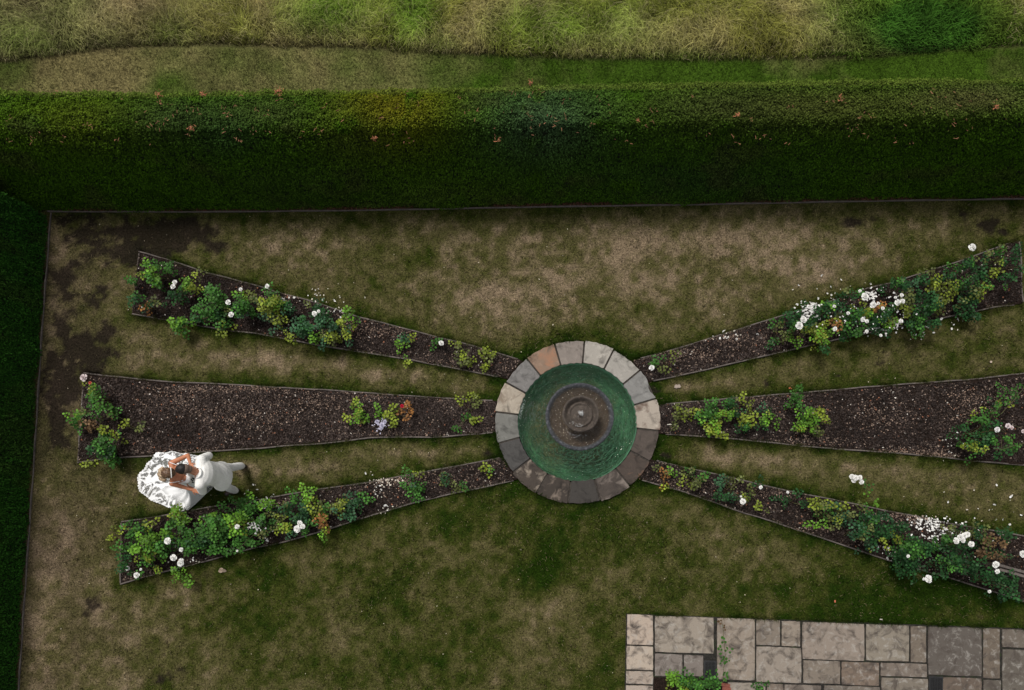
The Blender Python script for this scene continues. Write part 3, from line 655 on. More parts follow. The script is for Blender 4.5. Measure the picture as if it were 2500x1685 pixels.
mw = mat('water_spray', (.75, .76, .76), .15, spec=.6)
VV = []; 
def blob_mesh(c, r, n=8):
    V, Fc = lathe([(r*math.sin(math.pi*k/6)+1e-4, -r*math.cos(math.pi*k/6)) for k in range(7)], c, n); return V, Fc
def rball(c, r): return blob_mesh(c, r)
sp = [rball((FC.x+random.gauss(0, .024), FC.y+random.gauss(0, .024), .87+random.uniform(0, .04)), random.uniform(.002, .006)) for _ in range(60)]
V, Fc = merge(sp); o = pymesh('water_jet', V, Fc, mw, ft, smooth=True)
sp = [rball((FC.x+.20*math.cos(a)+random.gauss(0, .02), FC.y+.20*math.sin(a)+random.gauss(0, .02), .80), random.uniform(.002, .006)) for a in [random.gauss(-1.9, .35) for _ in range(26)]]
sp += [rball((FC.x+.33*math.cos(a)+random.gauss(0, .02), FC.y+.33*math.sin(a)+random.gauss(0, .02), .558), random.uniform(.002, .006)) for a in [random.gauss(-1.8, .25) for _ in range(26)]]
V, Fc = merge(sp); pymesh('water_drops', V, Fc, mw, ft, smooth=True)['kind'] = 'stuff'
# froth where the water laps the beige stone
sp = []
for _ in range(90):
    a = math.radians(random.gauss(166, 5)); r = RI-.01-abs(random.gauss(0, .02)); sp.append(rball((FC.x+r*math.cos(a), FC.y+r*math.sin(a), -.028), random.uniform(.003, .010)))
V, Fc = merge(sp); pymesh('froth', V, Fc, mat('froth', (.45, .52, .47), .5), ft, smooth=True)['kind'] = 'stuff'

# ------------------------------------------------------------------ paving
def Z4(x, y, z=0): return P(1500+x/2.327, 1480+y/2.327, z)
slabs = [(70,219,47,219,(.36,.32,.29)),(67,219,226,361,(.36,.33,.30)),(65,219,368,441,(.30,.27,.25)),(63,219,449,600,(.33,.30,.28)),(60,219,608,760,(.3,.28,.26)),
 (228,563,58,265,(.25,.235,.215)),(228,385,270,398,(.165,.155,.155)),(393,503,277,398,(.165,.155,.155)),(580,796,68,419,(.23,.21,.19)),(803,938,77,222,(.17,.155,.14)),(947,1052,84,227,(.22,.20,.18)),
 (803,1060,231,434,(.23,.215,.20)),(1063,1416,93,306,(.22,.20,.185)),(1425,1670,104,311,(.20,.19,.17)),(1678,1766,112,318,(.14,.125,.11)),(1777,2081,118,394,(.090,.085,.082)),(2089,2184,125,410,(.12,.105,.09)),
 (2196,2460,133,236,(.12,.11,.10)),(2198,2460,247,500,(.10,.095,.088)),(1069,1278,308,439,(.17,.155,.14)),(1287,1500,317,449,(.15,.125,.108)),(1507,1771,323,399,(.15,.135,.125)),(1512,1778,407,540,(.16,.15,.135)),
 (640,856,433,560,(.23,.22,.205)),(863,957,440,560,(.16,.14,.125)),(963,1173,446,600,(.17,.155,.145)),(1187,1505,452,600,(.14,.13,.12)),(1862,2082,405,560,(.11,.092,.08)),(2090,2190,418,560,(.09,.085,.078)),
 (2468,2700,140,330,(.13,.12,.11)),(2468,2700,340,620,(.11,.10,.095)),(2198,2460,510,700,(.12,.11,.1)),(640,957,568,760,(.2,.19,.17)),(963,1300,608,800,(.18,.17,.15)),(1308,1505,608,800,(.15,.14,.12)),(1512,1778,548,800,(.15,.14,.13)),
 (1786,2082,568,800,(.13,.12,.11)),(2090,2190,568,800,(.11,.10,.09)),(2198,2460,708,900,(.12,.11,.1)),(2468,2700,630,900,(.12,.11,.1)),(228,632,640,800,(.2,.19,.17))]
V = []; Fc = []; C = []
def slab_corners(s):
    x0, x1, y0, y1 = s[:4]; xc = (x0+x1)/2; sl = .032
    return [(x0, y0+sl*(x0-xc)), (x1, y0+sl*(x1-xc)), (x1, y1+sl*(x1-xc)), (x0, y1+sl*(x0-xc))]
VV = []; FF = []; CC = []; OO = []
for si, s in enumerate(slabs):
    cs4 = [Z4(*q) for q in slab_corners(s)]; top = .034+.004*math.sin(si*2.7)
    # outline with slightly worn, wavering edges
    ring = []
    for q in range(4):
        a, b = cs4[q], cs4[(q+1) % 4]
        for k in range(7):
            t = k/7; p = a.lerp(b, t); nrm = Vector((-(b-a).y, (b-a).x, 0)).normalized()
            ring.append(p+nrm*random.uniform(-.006, .002)*(1 if k else 0)+(( (sum(cs4, Vector())/4)-p)*.02 if k == 0 else Vector()))
    cen = sum(ring, Vector())/len(ring); b0 = len(VV); nR = len(ring)
    for p in ring: VV.append((p.x, p.y, -.03))
    for p in ring: VV.append((p.x, p.y, top-.006))
    for p in ring: q = p+(cen-p).normalized()*.008; VV.append((q.x, q.y, top))
    for k in range(nR):
        k2 = (k+1) % nR
        FF.append((b0+k, b0+k2, b0+nR+k2, b0+nR+k)); FF.append((b0+nR+k, b0+nR+k2, b0+2*nR+k2, b0+2*nR+k))
    FF.append(tuple(b0+2*nR+k for k in range(nR)))
    CC += [tuple(v*k_ for v, k_ in zip(s[4], (1.0, .905, .80)))]*(3*nR); OO += [[random.random()*9, random.random()*9, random.random(), 1]]*(3*nR)
mst = stone_mat('paving_stone', None, (.060, .048, .040), (.34, .32, .29), 4.2, None, .38, .56)
# each slab weathers differently: shift the pattern by its island
me = bpy.data.meshes.new('patio'); me.from_pydata(VV, [], FF); me.update(); at = me.color_attributes.new('Col', 'FLOAT_COLOR', 'POINT')
at.data.foreach_set('color', np.c_[np.array(CC), np.ones(len(CC))].astype(np.float32).ravel())
of = me.color_attributes.new('Off', 'FLOAT_COLOR', 'POINT'); of.data.foreach_set('color', np.array(OO, np.float32).ravel())
bm = bmesh.new(); bm.from_mesh(me); bmesh.ops.recalc_face_normals(bm, faces=bm.faces); bm.to_mesh(me); bm.free()
me.materials.append(mst); pat = bpy.data.objects.new('patio', me); COL.objects.link(pat); tag(pat, kind='structure')
j = [Z4(66, 42), Z4(2720, 142), Z4(2740, 900), Z4(50, 900)]
V = [(p.x, p.y, .016) for p in j]+[(p.x, p.y, -.03) for p in j]
tag(pymesh('paving_bed', V, [(3, 2, 1, 0), (0, 1, 5, 4), (1, 2, 6, 5), (2, 3, 7, 6), (3, 0, 4, 7)], mat('joint_soil', (.020, .018, .015), .95, n1=(30, .4, .6, .5), n2=(9, .55, .7, (.022, .035, .010)), bump=(60, 1, .01))), kind='structure')
# drain grates
mi = mat('cast_iron', (.018, .018, .019), .5, n1=(40, .3, .7, .4), spec=.4)
def grate(x0, x1, y0, y1, label):
    cs4 = [Z4(*q) for q in slab_corners((x0, x1, y0, y1))]; c = sum(cs4, Vector())/4
    root = empty('drain_grate', c); tag(root, label, 'drain grate', 'black drain grates in the paving')
    top = .030; fr = []
    def bar(a, b, wd, z0, z1):
        d = (b-a).normalized(); s = Vector((-d.y, d.x, 0))*wd/2
        v = [a-s, b-s, b+s, a+s]; return [Vector((p.x, p.y, z)) for z in (z0, z1) for p in v], [(3, 2, 1, 0), (4, 5, 6, 7), (0, 1, 5, 4), (1, 2, 6, 5), (2, 3, 7, 6), (3, 0, 4, 7)]
    for k in range(4):
        a, b = cs4[k], cs4[(k+1) % 4]; d = (b-a).normalized()*.012; fr.append(bar(a+(d if k % 2 else -d)*1, b-(d if k % 2 else -d)*1, .022, 0, top+(.001 if k % 2 else 0)))
    pymesh('frame', *merge(fr), mi, root)
    gr = []
    for k in range(1, 8): t = k/8; gr.append(bar(cs4[0].lerp(cs4[1], t), cs4[3].lerp(cs4[2], t), .007, .012, top-.003))
    for k in range(1, 13): t = k/13; gr.append(bar(cs4[0].lerp(cs4[3], t), cs4[1].lerp(cs4[2], t), .007, .010, top-.006))
    pymesh('grid', *merge(gr), mi, root)
    pymesh('sump_shade', [(p.x, p.y, .018) for p in cs4], [(3, 2, 1, 0)], mat('shade_black', (.004, .004, .004), .9), root)  # flat near-black sheet stands in for the unlit depth under the grid
grate(510, 574, 312, 414, 'black drain grate beside the green shrub, left of the two in the paving')
grate(1786, 1857, 402, 500, 'black drain grate at the bottom edge, right of the two in the paving')
# planting pocket in the paving and its red bricks
pk = [Z4(222, 402), Z4(505, 410), Z4(508, 425), Z4(634, 432), Z4(640, 630), Z4(222, 630)]
V = [(p.x, p.y, .024) for p in pk]
tag(pymesh('planting_soil', V, [tuple(range(6))[::-1]], M['soil']), kind='structure')
mbr = stone_mat('red_brick', (.20, .065, .045), (.10, .035, .03), (.30, .13, .09), 12)
parts = []
for k in range(9):
    a = Z4(606+k*5, 432+k*21); b = Z4(655+k*5, 440+k*21); d = (b-a); s = Vector((d.y, -d.x, 0)).normalized()*.058
    v = [a, b, b+s, a+s]; parts.append(([Vector((p.x, p.y, z)) for z in (-.01, .045+.002*(k % 3)) for p in v], [(3, 2, 1, 0), (4, 5, 6, 7), (0, 1, 5, 4), (1, 2, 6, 5), (2, 3, 7, 6), (3, 0, 4, 7)]))
o = pymesh('brick_edging', *merge(parts), mbr, bevel=.004); tag(o, 'red brick edging beside the shrub at the bottom of the paving', 'brick edging')

# ------------------------------------------------------------------ rose bushes
PAL = {'g': (.036, .110, .016), 'b': (.090, .200, .018), 'd': (.015, .055, .014), 't': (.030, .082, .036), 'y': (.145, .185, .020), 'o': (.080, .095, .026), 'r': (.22, .10, .030), 'n': (.10, .060, .028), 'm': (.05, .13, .02)}  # dark green is deepened to put more shadow under the right-hand bushes
def bez(a, b, sag, n=7):
    a, b = Vector(a), Vector(b); c = Vector((a.x*.7+b.x*.3, a.y*.7+b.y*.3, b.z+sag)); return [a.lerp(c, t).lerp(c.lerp(b, t), t) for t in [k/(n-1) for k in range(n)]]
def rose_mesh(c, r, col, tilt=(0, 0), open_=1.0):
    """cupped petals in three whorls"""
    V = []; Fc = []; rot = random.uniform(0, 6.28)
    for L_, (np_, rr, lift, up) in enumerate([(6, 1.0, .35, 0), (5, .72, .75, .12), (4, .42, 1.1, .25), (3, .22, 1.3, .35)]):
        for k in range(np_):
            a = rot+2*math.pi*k/np_+L_*.5+random.uniform(-.15, .15); R_ = r*rr*random.uniform(.88, 1.1); hw = math.pi/np_*1.15; b = len(V)
            for (fr, z) in ((.12, up*.7), (.6, up+lift*.22), (1.0, up+lift*.42+random.uniform(-.08, .08))):
                for s in (-1, 0, 1):
                    aa = a+s*hw*(.75 if fr < 1 else .85); q = R_*fr*(1 if s == 0 else .93)
                    V.append((c[0]+q*math.cos(aa)+tilt[0]*z*r, c[1]+q*math.sin(aa)+tilt[1]*z*r, c[2]+z*r+(-.05*r if s == 0 else .03*r)))
            for i in range(2):
                for q in range(2): Fc.append((b+i*3+q, b+i*3+q+1, b+i*3+q+4, b+i*3+q+3))
    V = np.array(V); C = np.array(col)[None]*rng.uniform(.85, 1.08, len(V))[:, None]
    return V, np.array(Fc), C
def bush(label, clumps, flowers=(), z=.5, dens=1.0, group=None, name='rose_bush', cat='rose bush', lsize=1.0, stems=True):
    """clumps: (px, py, rx, ry, palette[, z]) in photograph pixels; flowers: (px, py, radius_m[, colour])"""
    cw = []
    for cl in clumps:
        zz = cl[5] if len(cl) > 5 else z*random.uniform(.88, 1.1); p = P(cl[0], cl[1], zz); sc_ = (H-zz)/F; cw.append((p, cl[2]*sc_, cl[3]*sc_, cl[4], zz))
    base = sum((c[0] for c in cw), Vector())/len(cw); base.z = .01
    root = empty(name, base); tag(root, label, cat, group)
    Vs, Fs, Cs = [], [], []; tot = 0; tips = []
    for (p, rx, ry, pal, zz) in cw:
        n_comp = max(3, int(math.pi*rx*ry*330*dens)); a = rng.uniform(0, 6.28, n_comp); rr = np.sqrt(rng.random(n_comp))
        rr = rr*(.72+.55*vn(np.cos(a)*2.2+p.x*7, np.sin(a)*2.2+p.y*7, 3))
        ox, oy = rr*np.cos(a)*rx, rr*np.sin(a)*ry
        oz = -(rr**2)*zz*.28-rng.random(n_comp)**1.6*zz*.60+.03
        # gather the leaves into sprays with gaps between them
        ks = max(2, n_comp//9); ci = rng.integers(0, ks, n_comp)
        cx_, cy_ = ox[:ks].copy(), oy[:ks].copy(); ox = ox*.55+cx_[ci]*.45; oy = oy*.55+cy_[ci]*.45
        az0 = np.arctan2(oy, ox)+rng.normal(0, .9, n_comp)
        pc = [np.array(PAL[q]) for q in pal]; sel = vn((ox+p.x)*11, (oy+p.y)*11, 5)*.6+rng.random(n_comp)*.4; ii = np.clip((sel*len(pc)*1.3-.15*len(pc)).astype(int), 0, len(pc)-1)
        cc = np.array([pc[i] for i in ii])*rng.uniform(.55, 1.55, n_comp)[:, None]
        lz = np.maximum(p.z+oz, .05)
        top_leaf = (lz > p.z*.93)[:, None]; cc = np.where(top_leaf, cc*1.18, cc)  # topmost leaves a little lighter
        for k in range(min(ks, 10)): tips.append((p.x+ox[k], p.y+oy[k], max(lz[k]-.01, .05)))
        # compound leaf: one end leaflet and two pairs
        sz = rng.uniform(.038, .056, n_comp)*lsize
        for (al, sd, da) in ((1.75, 0, 0), (1.15, .9, 1.0), (1.15, -.9, -1.0), (.15, .85, 1.25), (.15, -.85, -1.25)):
            q = np.stack([p.x+ox+(al*np.cos(az0)-sd*.35*np.sin(az0))*sz, p.y+oy+(al*np.sin(az0)+sd*.35*np.cos(az0))*sz, lz+rng.normal(0, .006, n_comp)-.25*sz*al*rng.random(n_comp)], -1)
            v, f, c_ = leafcloud(q, sz*rng.uniform(.8, 1.1, n_comp), az0+da+rng.normal(0, .2, n_comp), rng.normal(-.12, .28, n_comp), rng.normal(0, .32, n_comp), cc*rng.uniform(.7, 1.35, n_comp)[:, None])
            Vs.append(v); Fs.append(f+tot); Cs.append(c_); tot += len(v)
    arrmesh('foliage', np.concatenate(Vs), np.concatenate(Fs), M['leaf'], np.concatenate(Cs), parent=root)
    if stems:
        st = []
        for k, tp in enumerate(tips[:40]):
            b0 = base+Vector((random.gauss(0, .03), random.gauss(0, .03), 0)); st.append(tube(bez(b0, tp, -.02), [.007, .006, .005, .0045, .004, .003, .002], 5))
        for fl in flowers:
            zf = fl[4] if len(fl) > 4 else z*1.12; q = P(fl[0], fl[1], zf); st.append(tube(bez(base, (q.x, q.y, q.z), 0), [.006, .005, .0045, .004, .0035, .003, .003], 5))
        pymesh('stems', *merge(st), M['stem'], root, smooth=True)
    for fl in flowers:
        zf = fl[4] if len(fl) > 4 else z*1.12; col = fl[3] if len(fl) > 3 and fl[3] else (.86, .85, .82); q = P(fl[0], fl[1], zf)
        v, f, c_ = rose_mesh(q, fl[2], col, (random.uniform(-.3, .3), random.uniform(-.3, .3))); arrmesh('rose_flower', v, f, M['petal'], c_, parent=root, smooth=True)
    return root
W_, PK, LI = (.86, .85, .82), (.72, .62, .62), (.55, .53, .66)
G_ = lambda k: f'rose bushes of the {BN[k]} bed'
B = [
 # upper left bed
 ('A', 'bright green rose bush on the outermost left corner of the upper left bed', [(362,645,20,28,'gb'),(395,645,16,14,'g'),(378,672,30,14,'bg')], [], .55, 1),
 ('A', 'small two-tone rose bush outside the left end board, upper left bed', [(336,660,14,8,'yb'),(328,680,16,10,'g')], [], .4, 1),
 ('A', 'dark green rose bush with orange tips at the lower left corner, upper left bed', [(322,726,14,22,'gd'),(345,745,16,12,'yrd'),(366,740,12,14,'do')], [], .45, .9),
 ('A', 'light green rose bush leaning over the lower board onto lawn, upper left bed', [(420,780,26,18,'bg'),(428,800,14,14,'g')], [], .45, 1.1),
 ('A', 'small rose bush carrying two white roses low at the left, upper left bed', [(423,715,22,16,'gd'),(432,705,10,8,'g')], [(422,700,.045),(427,689,.042)], .45, .8),
 ('A', 'yellow and green rose bush along the upper board, third from left, upper left bed', [(453,688,10,22,'yb'),(472,690,12,16,'gy'),(479,659,12,10,'oy')], [], .45, 1),
 ('A', 'broad dark green leafy rose bush, second largest of the upper left bed', [(505,712,26,22,'g'),(482,735,20,22,'g'),(512,736,20,16,'gm')], [], .6, 1.1),
 ('A', 'loose dull green rose bush by the lower board below the broad one, upper left bed', [(475,762,28,12,'dg'),(505,760,26,14,'gd')], [], .4, .7),
 ('A', 'yellow-edged green rose bush touching the lower board, left half of upper left bed', [(526,782,22,16,'gt'),(541,793,14,12,'yg'),(535,800,8,8,'y')], [], .4, .9),
 ('A', 'compact glossy green rose bush with three white roses, upper left bed', [(582,732,20,20,'g'),(584,755,24,18,'gt'),(574,715,10,8,'b')], [(557,738,.05),(564,768,.05),(588,706,.035)], .6, 1.2),
 ('A', 'small olive rose bush left of the three-rose bush, upper left bed', [(545,752,10,12,'oy')], [], .3, .8),
 ('A', 'small olive rose bush right of the three-rose bush, upper left bed', [(612,722,14,12,'oy'),(622,738,12,14,'do')], [], .45, .8),
 ('A', 'bright yellow-green rose bush topped by one white rose, upper left bed', [(650,728,22,22,'yy'),(660,742,20,20,'yb'),(644,748,12,16,'y'),(655,707,14,8,'g')], [(653,699,.04)], .6, 1.2),
 ('A', 'small dark sprig below the bright yellow-green bush, upper left bed', [(645,772,14,14,'tg')], [], .35, .8),
 ('A', 'blue-green rose bush right of the yellow one, upper left bed', [(686,748,20,20,'td'),(672,770,12,10,'to'),(684,778,14,10,'yo')], [], .5, .9),
 ('A', 'large blue-green rose bush in the middle of the upper left bed', [(722,785,26,22,'td'),(742,798,24,20,'dt'),(692,815,16,9,'y'),(664,795,12,7,'t')], [], .6, 1),
 ('A', 'thin dark rose bush against the upper board under fallen petals, upper left bed', [(750,748,18,14,'do'),(774,742,14,9,'dy')], [], .45, .8),
 ('A', 'blue-green rose bush with a white rose at its upper left, upper left bed', [(792,766,26,18,'td'),(790,790,26,16,'td')], [(768,766,.05),(778,760,.03)], .6, 1.1),
 ('A', 'yellow-green rose bush spilling over the lower board, right of middle, upper left bed', [(768,822,16,12,'yb'),(792,812,22,16,'yo'),(785,838,14,9,'t'),(800,822,10,12,'yr')], [], .5, 1.1),
 ('A', 'rightmost tall rose bush of the dense row, light green top, upper left bed', [(845,762,16,14,'mb'),(838,785,16,16,'yg'),(840,808,12,12,'yt')], [], .6, 1),
 ('A', 'small rose plant alone on bare mulch between dense row and single white rose', [(978,820,12,14,'dt'),(996,820,8,10,'y'),(982,842,14,8,'b')], [], .3, .9),
 ('A', 'tiny yellow-green sprig on the lower board under the lone plant, upper left bed', [(988,880,8,10,'yb')], [], .15, 1),
 ('A', 'small green rose plant beside a single white rose, upper left bed', [(1061,842,10,10,'g')], [(1077,838,.048)], .2, 1),
 ('A', 'sprawling yellow-green rose plant near the fountain end of the upper left bed', [(1106,843,12,9,'yo'),(1142,868,26,14,'yo'),(1125,858,12,8,'o')], [], .25, .8),
 ('A', 'yellow-green rose plant nearest the fountain in the upper left bed', [(1190,868,18,14,'yo'),(1176,897,10,10,'by')], [], .25, .8),
 # middle left bed
 ('B', 'rose bush with a pale pink rose over the corner of the middle left bed', [(213,945,16,16,'yb'),(224,968,20,20,'g'),(238,990,20,18,'gm')], [(205,922,.065,PK),(220,935,.028,(.6,.12,.08))], .55, .9),
 ('B', 'bright green rose bush hanging outside the left end of the middle left bed', [(166,1016,20,14,'bg'),(180,1032,14,16,'g'),(200,1014,14,12,'go')], [], .5, .9),
 ('B', 'withered reddish brown rose sprig over the left end board, middle left bed', [(203,1036,16,12,'n')], [], .45, 1.2),
 ('B', 'sparse olive rose bush inside the left end of the middle left bed', [(278,1010,22,12,'og'),(290,1028,14,10,'yo'),(322,1045,10,14,'o')], [], .3, .6),
 ('B', 'dense green rose bush in the lower left corner of the middle left bed', [(246,1078,30,20,'g'),(230,1098,26,18,'gd'),(252,1112,22,14,'g'),(258,1055,14,12,'yo'),(198,1133,9,9,'y')], [], .55, 1.1),
 ('B', 'yellow-green rose plant on bare mulch, left of the red rose', [(868,992,12,14,'yb'),(880,1008,14,16,'yb'),(868,1022,12,10,'by'),(843,1028,6,6,'y')], [], .3, 1),
 ('B', 'yellow rose plant with orange leaves and one dark red rose, middle left bed', [(927,992,12,12,'b'),(948,1000,16,12,'y'),(954,1024,12,14,'yo'),(990,998,12,12,'r'),(998,1012,6,8,'r')], [(982,992,.035,(.5,.01,.04)),(921,1030,.04,LI),(933,1038,.05,LI),(940,1030,.035,LI),(930,1046,.03,LI)], .3, 1),
 ('B', 'thin spreading rose plant nearest the fountain in the middle left bed', [(1128,974,8,10,'y'),(1152,970,14,8,'yo'),(1170,990,12,12,'o'),(1133,1010,8,6,'g'),(1145,1031,9,7,'y'),(1163,1024,4,10,'y'),(1119,1040,8,6,'g')], [], .25, .7),
 # lower left bed
 ('C', 'dark green rose bush at the upper left corner of the lower left bed', [(312,1288,26,16,'dg'),(328,1300,22,14,'g'),(352,1286,8,16,'y')], [], .5, .9),
 ('C', 'yellow-green shoot arching out over the lawn left of the lower left bed', [(262,1302,12,10,'y'),(278,1300,10,6,'y')], [], .4, .8),
 ('C', 'green rose bush hanging over the left end board, lower left bed', [(284,1335,16,18,'g'),(290,1368,14,18,'dg'),(276,1398,8,8,'d')], [], .5, .9),
 ('C', 'brightest green rose bush of the lower left bed, near its left end', [(345,1325,26,20,'bb'),(366,1350,30,18,'bg'),(380,1310,16,16,'b'),(330,1355,22,16,'yb')], [], .65, 1.2),
 ('C', 'rose bush with two white roses in the bottom left corner, lower left bed', [(335,1372,26,10,'g'),(368,1383,14,7,'yb'),(325,1402,9,9,'g')], [(312,1388,.04),(334,1405,.052),(344,1390,.025)], .35, .9),
 ('C', 'rose bush reaching up over the upper board under the hem of the dress', [(425,1250,20,18,'yb'),(420,1272,22,14,'gb'),(416,1292,22,12,'g')], [], .5, 1.1),
 ('C', 'dark green rose bush with one large white rose near the left, lower left bed', [(408,1328,24,16,'dg'),(432,1310,20,18,'g')], [(410,1321,.058)], .6, 1),
 ('C', 'rose bush with four white roses along the lower board, lower left bed', [(442,1345,26,14,'g'),(465,1335,20,12,'gd')], [(424,1361,.058),(442,1342,.04),(441,1376,.058),(442,1369,.045)], .55, 1),
 ('C', 'bright shoot hanging over the lower board onto the lawn, lower left bed', [(432,1395,12,10,'gb'),(438,1407,16,8,'b'),(436,1424,14,10,'b')], [], .35, .9),
 ('C', 'broad green rose bush in the middle of the left half, lower left bed', [(498,1278,28,18,'g'),(512,1298,34,20,'gm'),(478,1300,26,18,'g')], [], .7, 1.2),
 ('C', 'rose bush with pale tips beside the upper board, near the groom\'s foot', [(486,1260,12,9,'b'),(516,1258,20,12,'gb'),(535,1245,16,10,'g')], [], .55, .9),
 ('C', 'yellow-tipped rose bush with one white rose at mid bed, lower left bed', [(562,1270,22,12,'bb'),(590,1262,18,14,'bg'),(572,1288,22,12,'yb')], [(579,1286,.045)], .65, 1.1),
 ('C', 'dark green rose bush along the lower board below the broad one, lower left bed', [(500,1328,34,18,'gd'),(530,1338,28,14,'g'),(545,1315,24,16,'g')], [], .5, 1.1),
 ('C', 'green rose bush right of centre along the lower board, lower left bed', [(575,1312,30,18,'g'),(598,1330,22,10,'gd'),(560,1340,18,9,'g')], [], .5, 1),
 ('C', 'leafy green rose bush over the upper board right of the groom\'s shoes', [(600,1228,26,14,'g'),(628,1240,16,16,'gb'),(562,1222,12,10,'g'),(601,1208,8,9,'b'),(590,1248,30,12,'g')], [], .65, 1.1),
 ('C', 'rose bush littered with a heap of white petals, lower left bed', [(626,1292,18,16,'g'),(640,1270,14,18,'g')], [(579,1345,.02)], .55, .8),
 ('C', 'olive rose bush left of the yellow ones, lower left bed', [(655,1252,16,14,'od'),(668,1270,16,12,'oy'),(650,1310,10,10,'ot')], [], .45, .8),
 ('C', 'yellow olive rose bush along the lower board, lower left bed', [(668,1290,18,14,'yo'),(690,1296,22,14,'yb'),(706,1310,12,8,'t')], [], .45, 1),
 ('C', 'grey-green rose bush in the right half, lower left bed', [(700,1240,20,14,'do'),(725,1250,24,16,'dt'),(712,1268,22,12,'td')], [], .55, 1),
 ('C', 'tall bright green shoot rising over the upper board, lower left bed', [(737,1194,10,16,'b'),(744,1214,16,10,'bb'),(748,1222,10,6,'y'),(702,1210,14,12,'g')], [], .6, 1),
 ('C', 'rose bush with a trio of large white roses, lower left bed', [(748,1288,18,12,'g'),(730,1268,14,10,'gt')], [(726,1292,.062),(732,1277,.048),(739,1285,.048)], .55, .9),
 ('C', 'yellow and red-tipped rose bush, brightest yellow of the lower left bed', [(765,1240,22,12,'yo'),(776,1262,16,18,'yr'),(790,1280,10,12,'yr'),(788,1303,11,8,'b')], [], .45, 1),
 ('C', 'yellow-green rose bush second from the right of the dense row, lower left bed', [(812,1232,22,14,'yo'),(800,1252,16,12,'og'),(822,1250,16,10,'yt')], [], .45, 1),
 ('C', 'blue-green rose bush at the right end of the dense row, lower left bed', [(850,1215,16,14,'to'),(858,1240,20,18,'td'),(848,1258,16,8,'t')], [], .45, 1),
 ('C', 'small pale green rose plant between the dense row and the tall pair, lower left bed', [(889,1210,14,16,'gy')], [], .3, .7),
 ('C', 'upright green rose plant on open mulch, lower left bed', [(988,1160,10,12,'g'),(1004,1178,26,14,'gt'),(1005,1206,22,16,'g'),(1020,1162,10,8,'yo')], [], .35, .8),
 ('C', 'dull olive rose plant on open mulch nearer the fountain, lower left bed', [(1098,1165,16,18,'do'),(1105,1188,12,14,'o'),(1122,1187,12,12,'og')], [], .3, .6),
 ('C', 'small round yellow-green rose plant nearest the fountain in the lower left bed', [(1186,1144,12,12,'yg')], [], .25, .9),
 # upper right bed
 ('D', 'small green rose plant beside a white rose, fountain end of the upper right bed', [(1614,882,18,12,'gb'),(1648,868,10,9,'yo'),(1636,896,14,6,'o')], [(1591,898,.05)], .3, .8),
 ('D', 'pale olive rose plant at the start of the dense row, upper right bed', [(1897,788,16,14,'og'),(1895,821,12,7,'g'),(1926,812,18,12,'o'),(1900,842,9,10,'d')], [], .4, .7),
 ('D', 'yellow-green rose plant by the lower board, left of the row, upper right bed', [(1953,828,16,10,'yb'),(1968,795,14,10,'yo')], [], .4, .8),
 ('D', 'dark rose bush with two round white roses at its foot, upper right bed', [(1942,768,18,18,'dg'),(1958,750,12,14,'d'),(1960,792,12,10,'g')], [(1962,780,.062),(1951,796,.068)], .6, 1),
 ('D', 'dark green rose bush right of the petal heap, upper right bed', [(2012,757,22,20,'dg'),(2032,738,14,12,'gb'),(1990,785,16,16,'do')], [(2037,748,.03)], .6, 1),
 ('D', 'brightest yellow-green rose bush on the lower side, upper right bed', [(2010,800,16,22,'by'),(2022,822,16,14,'yb'),(2028,842,12,10,'d'),(2050,806,12,8,'b')], [(2038,803,.04)], .6, 1.2),
 ('D', 'yellow-brown rose bush at the middle of the upper right bed', [(2042,776,20,10,'yo'),(2062,786,14,8,'yr'),(2066,742,18,16,'dt'),(2078,762,10,14,'d')], [(2070,765,.035)], .55, .9),
 ('D', 'dark rose bush reaching over the upper board, left of the roundest rose, upper right bed', [(2087,716,22,12,'do'),(2098,705,8,6,'g')], [(2099,711,.03)], .6, .8),
 ('D', 'dark green rose bush with two round white roses at the centre, upper right bed', [(2095,752,24,20,'dg'),(2118,736,12,10,'y'),(2118,765,18,16,'by')], [(2111,725,.066),(2131,745,.062),(2144,741,.03)], .65, 1),
 ('D', 'dark rose bush with three white roses by the lower board, upper right bed', [(2098,792,28,18,'dg'),(2128,788,18,18,'d'),(2112,808,14,8,'g')], [(2106,780,.04),(2116,785,.038),(2116,809,.035)], .6, 1),
 ('D', 'rose bush with yellow top left of the white rose pair, upper right bed', [(2160,730,18,12,'yr'),(2150,762,24,16,'dt'),(2178,750,18,14,'dg'),(2182,779,22,12,'yb')], [(2155,753,.035),(2199,784,.042)], .6, 1),
 ('D', 'dark sprig with two small white buds over the lower board, upper right bed', [(2160,808,18,10,'d')], [(2150,819,.03),(2163,815,.02)], .4, .8),
 ('D', 'rose bush with a pair of ragged white roses and fallen petals, upper right bed', [(2200,745,16,12,'dg'),(2205,770,14,10,'o')], [(2191,738,.055),(2203,735,.045),(2201,721,.038),(2186,727,.03)], .6, .8),
 ('D', 'dark green rose bush over the upper board, right half of the upper right bed', [(2204,693,18,16,'dg'),(2232,690,20,14,'dt')], [], .6, 1),
 ('D', 'olive yellow rose bush in the right half of the upper right bed', [(2236,708,20,12,'yo'),(2224,744,16,20,'yo'),(2238,730,14,12,'o')], [], .6, 1),
 ('D', 'rose bush with pale tip shoots crossing the upper board, upper right bed', [(2266,668,18,14,'do'),(2283,653,12,8,'o'),(2290,682,14,12,'oy')], [], .65, .9),
 ('D', 'large dark rose bush in the right half of the upper right bed', [(2268,722,26,22,'d'),(2258,752,26,18,'dg'),(2292,735,18,20,'d')], [], .75, 1.1),
 ('D', 'dark green rose bush hanging over the lower board above scattered petals', [(2255,785,30,16,'dg'),(2290,775,20,14,'d'),(2262,800,18,9,'g')], [], .6, 1),
 ('D', 'olive brown rose bush right of the large dark one, upper right bed', [(2315,740,16,22,'oy'),(2328,708,16,12,'yo')], [], .6, .9),
